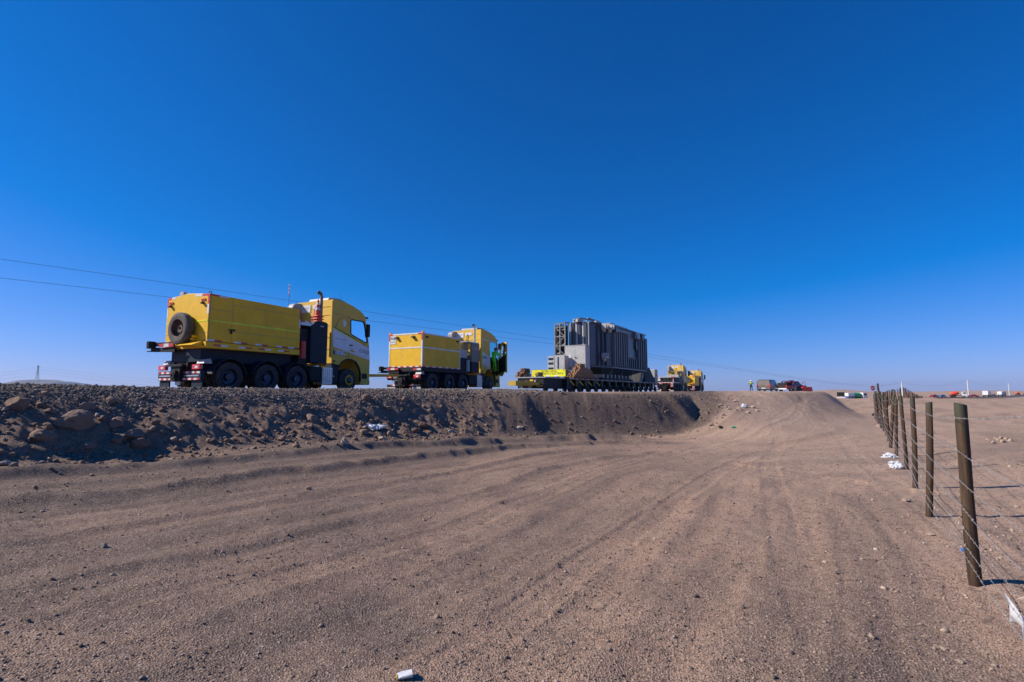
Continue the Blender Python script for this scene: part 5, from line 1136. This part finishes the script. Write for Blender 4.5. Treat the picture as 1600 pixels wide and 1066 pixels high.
# ------------------------------------------------------------------ people
def person(name, label, loc, yaw, J, cols, helmet, group=None):
    names = list(J); idx = {n: i for i, n in enumerate(names)}
    bones = [('pelvis','waist','legs'),('waist','chest','top'),('chest','neck','top'),('neck','head','skin'),('head','crown','skin'),('head','nose','skin'),
             ('chest','sh_l','top'),('sh_l','el_l','top'),('el_l','wr_l','sleeve'),('wr_l','ha_l','hand'),('chest','sh_r','top'),('sh_r','el_r','top'),('el_r','wr_r','sleeve'),('wr_r','ha_r','hand'),
             ('pelvis','hip_l','legs'),('hip_l','kn_l','legs'),('kn_l','an_l','legs'),('an_l','toe_l','boot'),('pelvis','hip_r','legs'),('hip_r','kn_r','legs'),('kn_r','an_r','legs'),('an_r','toe_r','boot')]
    rad_ = dict(pelvis=.15,waist=.135,chest=.155,neck=.058,head=.095,crown=.075,nose=.018,sh_l=.072,sh_r=.072,el_l=.052,el_r=.052,wr_l=.036,wr_r=.036,ha_l=.036,ha_r=.036,hip_l=.10,hip_r=.10,kn_l=.068,kn_r=.068,an_l=.05,an_r=.05,toe_l=.042,toe_r=.042)
    V = [Vector(J[n]) for n in names]; E = [(idx[a], idx[b]) for a, b, _ in bones]; RV = [rad_[n] for n in names]; seg = [(V[idx[a]].copy(), V[idx[b]].copy(), c) for a, b, c in bones]
    for s_ in ('l','r'):       # five unequal fingers
        w, h = Vector(J['wr_'+s_]), Vector(J['ha_'+s_]); d = (h-w).normalized(); side_ = d.cross(Vector((0,0,1))).normalized(); dn = side_.cross(d)
        for k, (off, ln) in enumerate(((-.03,.075),(-.01,.088),(.01,.082),(.03,.062))):
            a = h+side_*off+d*.01; b = a+d*ln*.55+dn*.01; c = b+d*ln*.35+dn*.03; i0 = len(V); V += [a, b, c]; RV += [.012,.010,.008]; E += [(idx['ha_'+s_], i0), (i0, i0+1), (i0+1, i0+2)]; seg += [(h, c, 'hand')]
        a = w.lerp(h, .55)+side_*-.045; b = a+d*.04-side_*.015; i0 = len(V); V += [a, b]; RV += [.013,.010]; E += [(idx['ha_'+s_], i0), (i0, i0+1)]; seg += [(w, b, 'hand')]
    me = bpy.data.meshes.new(name); me.from_pydata(V, E, []); o = bpy.data.objects.new(name, me); COL.objects.link(o)
    sk = o.modifiers.new('skin', 'SKIN'); sk.use_smooth_shade = True; sb = o.modifiers.new('sub', 'SUBSURF'); sb.levels = 2; sb.render_levels = 2
    for i, sv in enumerate(me.skin_vertices[0].data): sv.radius = (RV[i], RV[i]*(.8 if i == idx['chest'] or i == idx['pelvis'] else 1)); sv.use_root = (i == idx['pelvis'])
    dg = bpy.context.evaluated_depsgraph_get(); dg.update(); m2 = bpy.data.meshes.new_from_object(o.evaluated_get(dg)); bpy.data.objects.remove(o)
    keys = ['top','sleeve','legs','boot','skin','hand']; m2.materials.clear(); [m2.materials.append(M[cols[k]]) for k in keys]
    for pl in m2.polygons:
        c = pl.center; best = 9
        for a, b, k in seg:
            ab = b-a; t = max(0, min(1, (c-a).dot(ab)/ab.length_squared)); q = (c-a-ab*t).length
            if q < best: best, kk = q, k
        pl.material_index = keys.index(kk)
    o = link(name, m2); o.location = loc; o.rotation_euler = (0, 0, yaw); tag(o, label, 'person', group)
    hd, cr = Vector(J['head']), Vector(J['crown']); up = (cr-hd).normalized()
    mb = MB(); mb.lathe(hd+up*.055, up, [(0,.128),(.02,.126),(.07,.115),(.11,.085),(.135,.04),(.14,.001)], 20); mb.lathe(hd+up*.05, up, [(0,.15),(.008,.15),(.012,.12)], 20); mb.build('helmet', M[helmet], o, smooth=True)
    return o
# driver climbing into the second truck (truck coordinates, x forward)
J = dict(pelvis=(0,0,.92),waist=(.06,0,1.08),chest=(.17,0,1.30),neck=(.25,0,1.47),head=(.31,.0,1.57),crown=(.36,0,1.68),nose=(.43,0,1.57),
 sh_l=(.20,.20,1.38),el_l=(.42,.28,1.18),wr_l=(.62,.22,1.30),ha_l=(.68,.2,1.33),sh_r=(.20,-.20,1.36),el_r=(.45,-.34,1.16),wr_r=(.72,-.44,1.05),ha_r=(.79,-.47,1.04),
 hip_l=(.0,.10,.88),kn_l=(.28,.12,.62),an_l=(.18,.12,.22),toe_l=(.34,.12,.17),hip_r=(-.01,-.10,.86),kn_r=(.10,-.12,.47),an_r=(.13,-.12,.07),toe_r=(.29,-.13,.03))
p = on(T2, 8.0, -1.28, 1.42)
person('person', 'person in green overalls and red helmet climbing into the open cab', p, T2[0].rotation_euler.z, J, dict(top='hivis',sleeve='hivis',legs='hivis',boot='boot',skin='skin',hand='skin'), 'helmr')
MB().box(7.9, 8.75, -1.34, -1.22, 1.28, 1.42).build('cab_step', M['black'], T2[0])
# person beside the van, hands raised to the face
J2 = dict(pelvis=(0,0,.95),waist=(0,0,1.12),chest=(0,0,1.33),neck=(0,0,1.50),head=(.02,0,1.60),crown=(.02,0,1.72),nose=(.13,0,1.60),
 sh_l=(0,.20,1.42),el_l=(.16,.34,1.24),wr_l=(.22,.14,1.45),ha_l=(.22,.08,1.52),sh_r=(0,-.20,1.42),el_r=(.16,-.34,1.24),wr_r=(.22,-.14,1.45),ha_r=(.22,-.08,1.52),
 hip_l=(0,.10,.92),kn_l=(.02,.12,.50),an_l=(0,.13,.08),toe_l=(.16,.15,.03),hip_r=(0,-.10,.92),kn_r=(.02,-.12,.50),an_r=(0,-.13,.08),toe_r=(.16,-.15,.03))
X_ = at(1174, 612, 77); pz = gz(X_.x, X_.y)
person('person', 'person in yellow vest and white helmet beside the grey van', (X_.x, X_.y, pz-.005), math.radians(-110), J2, dict(top='hivy',sleeve='cloth',legs='cloth',boot='boot',skin='skin',hand='skin'), 'helmw')

# ------------------------------------------------------------------ van and pickup on the ramp
def place(px, D, yaw): q = at(px, 613, D); return Vector((q.x, q.y, gz(q.x, q.y))), math.radians(90-yaw)
def body(parent, name, prof, hw, tap, z0, m, bevel=.05): return MB().prism(prof, -hw, hw, taper=lambda z: tap*max(0, z-z0)).build(name, M[m], parent, smooth=True, bevel=bevel)
def sidepiece(parent, name, poly, hw, tap, z0, m, s=-1, off=.006):
    mb = MB(); y = lambda z: hw-tap*max(0, z-z0)+off; n = len(poly)
    mb.add([(x, s*y(z), z) for x, z in poly]+[(x, s*(y(z)-.01), z) for x, z in poly], [tuple(range(n)), tuple(range(2*n-1, n-1, -1))]+[(i, n+i, n+(i+1) % n, (i+1) % n) for i in range(n)]); return mb.build(name, M[m], parent)
def carwheels(e, xs, R, hw):
    for x in xs:
        for s in (-1, 1): wheel(e, x, R, s, R, deep=False, rimm='alu', yout=hw, w=.2)
loc, rz = place(1200, 78, 41); van = thing('delivery_van', 'dusty grey brown van seen from behind on top of the ramp', 'van', loc, rz)
VP = [(-2.15,.35),(-2.2,1.0),(-2.1,1.75),(-2.02,1.84),(.75,1.86),(1.15,1.72),(1.65,1.15),(2.2,.98),(2.3,.6),(2.25,.3)]
body(van, 'body', VP, .93, .10, .95, 'vanb'); carwheels(van, (-1.35,1.45), .32, .92)
mb = MB(); mb.add([(-2.19,-.88,.40),(-2.19,.88,.40),(-2.222,.88,1.0),(-2.12,.80,1.74),(-2.12,-.80,1.74),(-2.222,-.88,1.0)], [(0,1,2,5),(5,2,3,4)]); o = mb.build('rear_doors', M['vang'], van); so = o.modifiers.new('t','SOLIDIFY'); so.thickness = .03; so.offset = 1
mb = MB(); mb.add([(-2.25,-.62,1.12),(-2.25,.62,1.12),(-2.17,.58,1.66),(-2.17,-.58,1.66)], [(0,1,2,3)]); mb.build('rear_panel', M['vang'], van)
for s in (-1, 1): MB().box(-2.26, -2.14, s*.86-.06, s*.86+.06, .72, 1.18).build('tail_lamp', M['tail'], van)
MB().box(-2.27, -2.235, -.28, .28, .50, .64).build('number_plate', M['white'], van); MB().box(-2.262, -2.235, -.58, -.30, 1.02, 1.08).build('badge', M['amber'], van)
MB().box(-2.30, -2.15, -.9, .9, .30, .44).build('bumper', M['black'], van)
mb = MB(); mb.bar((-2.25,.0,.95),(-2.25,-.06,.95),.04,.04); mb.build('door_handle', M['black'], van)
sidepiece(van, 'front_window', [(.45,1.15),(.45,1.65),(.8,1.68),(1.1,1.58),(1.5,1.15)], .93, .10, .95, 'carblue'); sidepiece(van, 'side_stripe', [(.30,.4),(.30,1.8),(.38,1.8),(.38,.4)], .93, .10, .95, 'tyel')
dr = thing_part('open_door', van, (1.35, .93, 0), math.radians(-58)); MB().prism([(0,.4),(0,1.0),(-.35,1.62),(-.95,1.66),(-1.0,.4)], -.03, .03).build('door_panel', M['vanb'], dr); MB().prism([(-.12,1.08),(-.40,1.56),(-.9,1.60),(-.93,1.08)], -.036, .036).build('door_window', M['glass'], dr)
loc, rz = place(1238, 82, 62); pk = thing('pickup_truck', 'red pickup with black roll bar and one door standing open', 'pickup', loc, rz)
PP = [(-2.6,.45),(-2.62,.95),(-2.55,1.05),(-1.0,1.05),(-.75,1.62),(-.55,1.70),(.45,1.70),(1.15,1.12),(2.4,1.0),(2.55,.6),(2.5,.4)]
body(pk, 'body', PP, .90, .12, 1.0, 'carred'); carwheels(pk, (-1.65,1.6), .36, .9)
for poly in ([(-.78,1.10),(-.62,1.58),(-.10,1.60),(-.10,1.10)], [(.0,1.10),(.0,1.60),(.42,1.60),(.95,1.10)]): sidepiece(pk, 'side_window', poly, .90, .12, 1.0, 'glassd')
mb = MB(); mb.add([(-1.01,-.75,1.10),(-1.01,.75,1.10),(-.79,.70,1.60),(-.79,-.70,1.60)], [(0,1,2,3)]); mb.build('rear_window', M['glassd'], pk)
mb = MB(); [mb.bar((-1.3,s*.8,1.05),(-1.15,s*.72,1.75),.08,.08) for s in (-1,1)]; mb.bar((-1.15,-.72,1.75),(-1.15,.72,1.75),.08,.08); [mb.bar((-2.3,s*.8,1.05),(-1.15,s*.72,1.72),.07,.07) for s in (-1,1)]; mb.build('roll_bar', M['black'], pk)
MB().box(-2.5, -1.3, -.8, .8, 1.06, 1.45).build('cargo_cover', M['black'], pk, bevel=.06); MB().box(-2.70, -2.55, -.85, .85, .42, .60).build('bumper', M['white'], pk)
MB().box(-2.655, -2.625, -.70, .70, .62, 1.02).build('tailgate', M['black'], pk); MB().box(-2.66, -2.60, -.88, -.72, .70, 1.02).build('tail_lamp', M['tail'], pk); MB().box(-2.66, -2.60, .72, .88, .70, 1.02).build('tail_lamp', M['tail'], pk)
MB().box(-.3, .1, -.3, .3, 1.70, 1.86).build('beacon_bar', M['black'], pk)
dr = thing_part('open_door', pk, (1.05, -.92, 0), math.radians(62)); mb = MB()
mb.prism([(0,.45),(0,1.05),(-1.0,1.05),(-1.0,.45)], -.03, .03); [mb.bar((a[0],0,a[1]),(b[0],0,b[1]),.05,.05) for a, b in (((0,1.05),(-.42,1.62)),((-.42,1.62),(-.98,1.62)),((-.98,1.62),(-1.0,1.0)))]; mb.build('door_panel', M['carred'], dr)
loc, rz = place(1260, 72, 75); e = thing('road_barrier', 'low red plastic barrier right of the pickup', 'barrier', loc, rz)
MB().prism([(-.9,0),(.9,0),(.9,.25),(.82,.7),(-.82,.7),(-.9,.25)], -.2, .2).build('barrier_body', M['red'], e, bevel=.04); MB().prism([(-1.9,0),(-.95,0),(-.95,.25),(-1.03,.7),(-1.82,.7),(-1.9,.25)], -.2, .2).build('barrier_end', M['navy'], e, bevel=.04)

# ------------------------------------------------------------------ far road, traffic and roadside things on the right
rp = [(1478,264),(1490,268),(1510,278),(1540,300),(1565,340),(1590,430),(1618,560),(1640,760)]
RP = smooth_poly(np.array([[(x-800)/800*D, D] for x, D in rp], float), 6)
v = []; f = []
for i, (x, y) in enumerate(RP):
    t_ = RP[min(i+1, len(RP)-1)]-RP[max(i-1, 0)]; n_ = np.array([-t_[1], t_[0]])/np.hypot(*t_)
    for k, (w_, h_) in enumerate(((-9,-.6),(-5.5,.55),(5.5,.55),(9,-.6))): v.append((x+n_[0]*w_, y+n_[1]*w_, gz(x, y)+h_))
for i in range(len(RP)-1):
    for k in range(3): f.append((i*4+k, i*4+k+1, (i+1)*4+k+1, (i+1)*4+k))
mb = MB(); mb.add(v, f); mb.m = [1 if k % 3 != 1 else 0 for k in range(len(f))]; M['asphalt'] = mat('old_asphalt', (.06,.058,.058), .9, vary=.15); road = struct(mb.build('road', [M['asphalt'], M['hillm']]))
def roadpos(px, D): x = (px-800)/800*D; return Vector((x, D, gz(x, D)+.56))
def far_truck(px, D, yaw, cab, load, label, kind='box', ln=7.0, onroad=True, h=3.0):
    p = roadpos(px, D); 
    if not onroad: p.z = gz(p.x, p.y)
    e = thing('truck', label, 'truck', p, math.radians(90-yaw), 'far traffic on the right')
    MB().box(-ln/2, ln/2, -.9, .9, .7, 1.0).build('chassis', M['black'], e)
    MB().prism([(ln/2-2.0,1.0),(ln/2-2.0,2.9),(ln/2-.5,2.9),(ln/2-.05,1.9),(ln/2,1.0),(ln/2,.6),(ln/2-1.9,.6)], -1.2, 1.2).build('cab', M[cab], e, bevel=.06)
    sidepiece(e, 'side_window', [(ln/2-1.6,1.9),(ln/2-1.6,2.6),(ln/2-.6,2.6),(ln/2-.25,1.9)], 1.2, 0, 0, 'glassd')
    if kind == 'box': MB().box(-ln/2, ln/2-2.2, -1.25, 1.25, 1.05, h).build('cargo_box', M[load], e, bevel=.04)
    elif kind == 'tank': MB().lathe((-ln/2,0,1.9), (1,0,0), [(0,.001),(0,.7),(.15,.95),(ln-2.5,.95),(ln-2.35,.7),(ln-2.35,.001)], 20).build('tank', M[load], e, smooth=True)
    elif kind == 'dump': MB().prism([(-ln/2-.3,2.6),(-ln/2,1.05),(ln/2-2.3,1.05),(ln/2-2.1,h),(-ln/2+.2,h-.2)], -1.2, 1.2).build('dump_body', M[load], e, bevel=.04)
    else: MB().lathe((-ln/2+.2,0,1.7), (.95,0,.18), [(0,.3),(.5,.9),(1.8,1.15),(3.0,.95),(3.8,.45),(3.8,.001)], 18).build('mixer_drum', M[load], e, smooth=True)
    for x in (-ln/2+.9, -ln/2+2.1, ln/2-1.2):
        for s in (-1, 1): wheel(e, x, .5, s, .5, deep=False, yout=1.2, w=.28)
    return e
def far_car(px, D, yaw, col, label, onroad=True):
    p = roadpos(px, D)
    if not onroad: p.z = gz(p.x, p.y)
    e = thing('car', label, 'car', p, math.radians(90-yaw), 'far traffic on the right')
    body(e, 'body', [(-2.1,.35),(-2.15,.9),(-1.6,.98),(-1.1,1.45),(.4,1.48),(1.0,1.0),(2.0,.85),(2.1,.4)], .88, .2, .95, col); carwheels(e, (-1.3,1.35), .33, .88)
    sidepiece(e, 'side_window', [(-1.35,1.0),(-1.0,1.38),(.35,1.40),(.8,1.0)], .88, .2, .95, 'glassd'); return e
far_truck(1493, 270, 120, 'carwhite', 'orange', 'far truck with orange and white load beside the road bend', 'mixer', 7.0)
far_car(1518, 285, 110, 'carred', 'far red car on the road behind the low mound')
far_truck(1538, 300, 55, 'cardark', 'carwhite', 'far truck with white box on the road', 'box', 6.5, h=3.4)
far_car(1549, 318, 55, 'cardark', 'far dark car between two trucks on the road')
far_truck(1561, 338, 60, 'cargreen', 'white', 'far green truck with white top on the road', 'dump', 7.0, h=3.2)
far_truck(1586, 425, 50, 'tyel', 'orange', 'far orange and yellow truck on the rising road', 'mixer', 7.0)
far_car(1597, 470, 50, 'carred', 'farthest red car near the right picture edge')
far_truck(1604, 520, 48, 'teal', 'cargreen', 'far green truck cut by the right picture edge', 'box', 7.0)
far_car(1468, 262, 75, 'carblue', 'far light blue car behind the distant fence'); far_car(1456, 258, 75, 'carred', 'far red car left of the light blue one')
# roadside things behind the mound
def off(px, D): x = (px-800)/800*D; return Vector((x, D, gz(x, D)))
e = thing('message_board', 'dark message board on a red and white trailer behind the mound', 'sign', off(1311, 175), math.radians(60))
MB().box(-.08, .08, -1.1, 1.1, 1.5, 2.9).build('display', M['black'], e); MB().box(-.06, .06, -.1, .1, .6, 1.5).build('mast', M['white'], e); MB().box(-.6, .6, -1.3, 1.3, .35, .85).build('trailer_body', M['red'], e, bevel=.05); MB().box(-.61, .61, -1.2, 1.2, .86, 1.3).build('cabinet', M['white'], e)
for s in (-1, 1): wheel(e, 0, .33, s, .33, deep=False, yout=1.35, w=.2)
e = thing('camper_truck', 'white topped dark blue truck behind the mound beside the message board', 'truck', off(1323, 180), math.radians(20), 'far traffic on the right')
MB().box(-1.5, 1.5, -1.1, 1.1, 1.6, 2.7).build('roof_box', M['white'], e, bevel=.12); MB().box(-1.45, 1.45, -1.05, 1.05, .5, 1.598).build('body', M['carblue'], e, bevel=.05)
for x in (-.9,.9):
    for s in (-1, 1): wheel(e, x, .4, s, .4, deep=False, yout=1.05, w=.2)
far_truck(1337, 190, 78, 'carwhite', 'cargreen', 'green tanker with white cab behind the mound', 'tank', 6.5, onroad=False)
e = thing('road_sign', 'small red and white road sign on a post left of the fence bend', 'sign', off(1361, 100), 0)
MB().cyl((0,0,0),(0,0,2.0),.04,n=8).build('sign_post', M['steel'], e); mb = MB(); mb.lathe((0,-.05,2.25), (0,-1,0), [(0,.48),(.02,.48),(.02,.001)], 8); mb.build('sign_plate', M['red'], e); MB().box(-.34,.34,-.085,-.072,2.15,2.33).build('sign_band', M['white'], e)
# utility poles
POLES = []
for px, ty, D, lab in ((1407,597,230,'white concrete utility pole behind the near fence posts, leftmost'),(1509.5,594,270,'white concrete utility pole by the road, middle of three'),(1573,599,400,'white concrete utility pole farthest along the road')):
    x = (px-800)/800*D; z = gz(x, D); t_ = EYE+(613-ty)/800*D; e = thing('utility_pole', lab, 'pole', (x, D, z), math.radians(-40), 'utility poles')
    MB().cyl((0,0,0),(0,0,t_-z),.32,.20,n=10).build('shaft', M['concrete'], e, smooth=True); MB().bar((0,-.9,t_-z-.35),(0,.9,t_-z-.35),.12,.14).build('cross_arm', M['concrete'], e); POLES.append(Vector((x, D, t_-.25)))
# power lines passing over the trucks to the first pole
def powerline(pix, side_, label):
    A = Vector((-27, 24.5)); B = POLES[0].xy; S = []; Z = []
    for px, py in pix:
        d = ray(px, py); u = d.x/d.y; s_ = (u*A.y-A.x)/((B.x-A.x)-u*(B.y-A.y)); Y = A.y+(B.y-A.y)*s_; S.append(s_); Z.append(EYE+d.z/d.y*Y)
    S.append(1.0); Z.append(POLES[0].z); co = np.polyfit(np.array(S), np.array(Z), 3, w=[1]*len(pix)+[3])
    pts = []
    for s_ in np.concatenate([np.linspace(-.25, .3, 70), np.linspace(.31, 1, 40)]):
        q = A.lerp(B, s_); pts.append(Vector((q.x, q.y, float(np.polyval(co, s_)))))
    for a, b in zip(POLES[:-1], POLES[1:]):
        for t_ in np.linspace(.08, 1, 12): q = a.lerp(b, t_); pts.append(q-Vector((0,0,2.2*4*t_*(1-t_))))
    mb = MB(); mb.tube(pts, [.0075+.00006*max(0, p.y) for p in pts], 5); o = mb.build('power_line', M['cable'], None, smooth=True); return tag(o, label, 'power line', 'power lines')
powerline([(0,405),(120,420),(260,441),(456,472),(575,489),(620,496),(780,517),(861,527),(1172,580),(1277,594)], -1, 'upper power line crossing the sky behind the trucks')
powerline([(0,431),(265,466),(579,504),(620,509),(780,527),(860,534.5),(1010,556),(1172,583),(1277,596)], 1, 'lower power line crossing the sky behind the trucks')
# lattice transmission tower on the far left
bp_ = at(57, 604, 1500); e = thing('transmission_tower', 'tiny lattice transmission tower on the far left horizon', 'tower', (bp_.x, bp_.y, bp_.z-4), 0)
mb = MB(); H = 66; w0, w1 = 5.0, 1.0
def leg(z, sx, sy): w_ = w0+(w1-w0)*min(1, z/(H*.75)); return Vector((sx*w_, sy*w_, z))
lv = [0,9,18,26,34,42,50,58,66]
for sx, sy in ((-1,-1),(1,-1),(1,1),(-1,1)):
    for a, b in zip(lv[:-1], lv[1:]): mb.bar(leg(a,sx,sy), leg(b,sx,sy), .55, .55)
for a, b in zip(lv[:-1], lv[1:]):
    for (s0, s1) in (((-1,-1),(1,-1)),((1,-1),(1,1)),((1,1),(-1,1)),((-1,1),(-1,-1))): mb.bar(leg(a,*s0), leg(b,*s1), .35, .35); mb.bar(leg(a,*s1), leg(b,*s0), .35, .35)
mb.build('lattice', M['steel'], e)
for z, l in ((44,7),(52,6),(60,5)): MB().bar((-l,0,z),(l,0,z),.6,.5).build('cross_arm', M['steel'], e)
for k, (z, py0) in enumerate(((44,600),(52,593),(60,587))):
    top = Vector((bp_.x, bp_.y, bp_.z-4+z)); l_ = at(-60, py0-3, 1200); r_ = at(420, py0+14, 2400); pts = [l_.lerp(top, t)-Vector((0,0,6*4*t*(1-t))) for t in np.linspace(0,1,9)]+[top.lerp(r_, t)-Vector((0,0,12*4*t*(1-t))) for t in np.linspace(.1,1,10)]
    mb = MB(); mb.tube(pts, .13, 4); tag(mb.build('transmission_line', M['cable']), ('lowest','middle','top')[k]+' faint line strung from the far lattice tower', 'power line', 'transmission lines')

# ------------------------------------------------------------------ desert air
hz = MB().box(-11000, 11000, -300, 12000, -45, 215); M['haze'] = bpy.data.materials.new('haze'); hm = M['haze']; hm.use_nodes = True; hm.node_tree.nodes.clear()
pv = nn(hm.node_tree, 'ShaderNodeVolumePrincipled'); pv.inputs['Color'].default_value = (.58,.74,1.0,1); pv.inputs['Density'].default_value = 4.5e-5; pv.inputs['Anisotropy'].default_value = .2
ho = nn(hm.node_tree, 'ShaderNodeOutputMaterial'); hm.node_tree.links.new(pv.outputs[0], ho.inputs['Volume'])
hob = hz.build('haze', M['haze']); hob['kind'] = 'stuff'; hob['label'] = 'thin pale desert haze'; hob['category'] = 'haze'
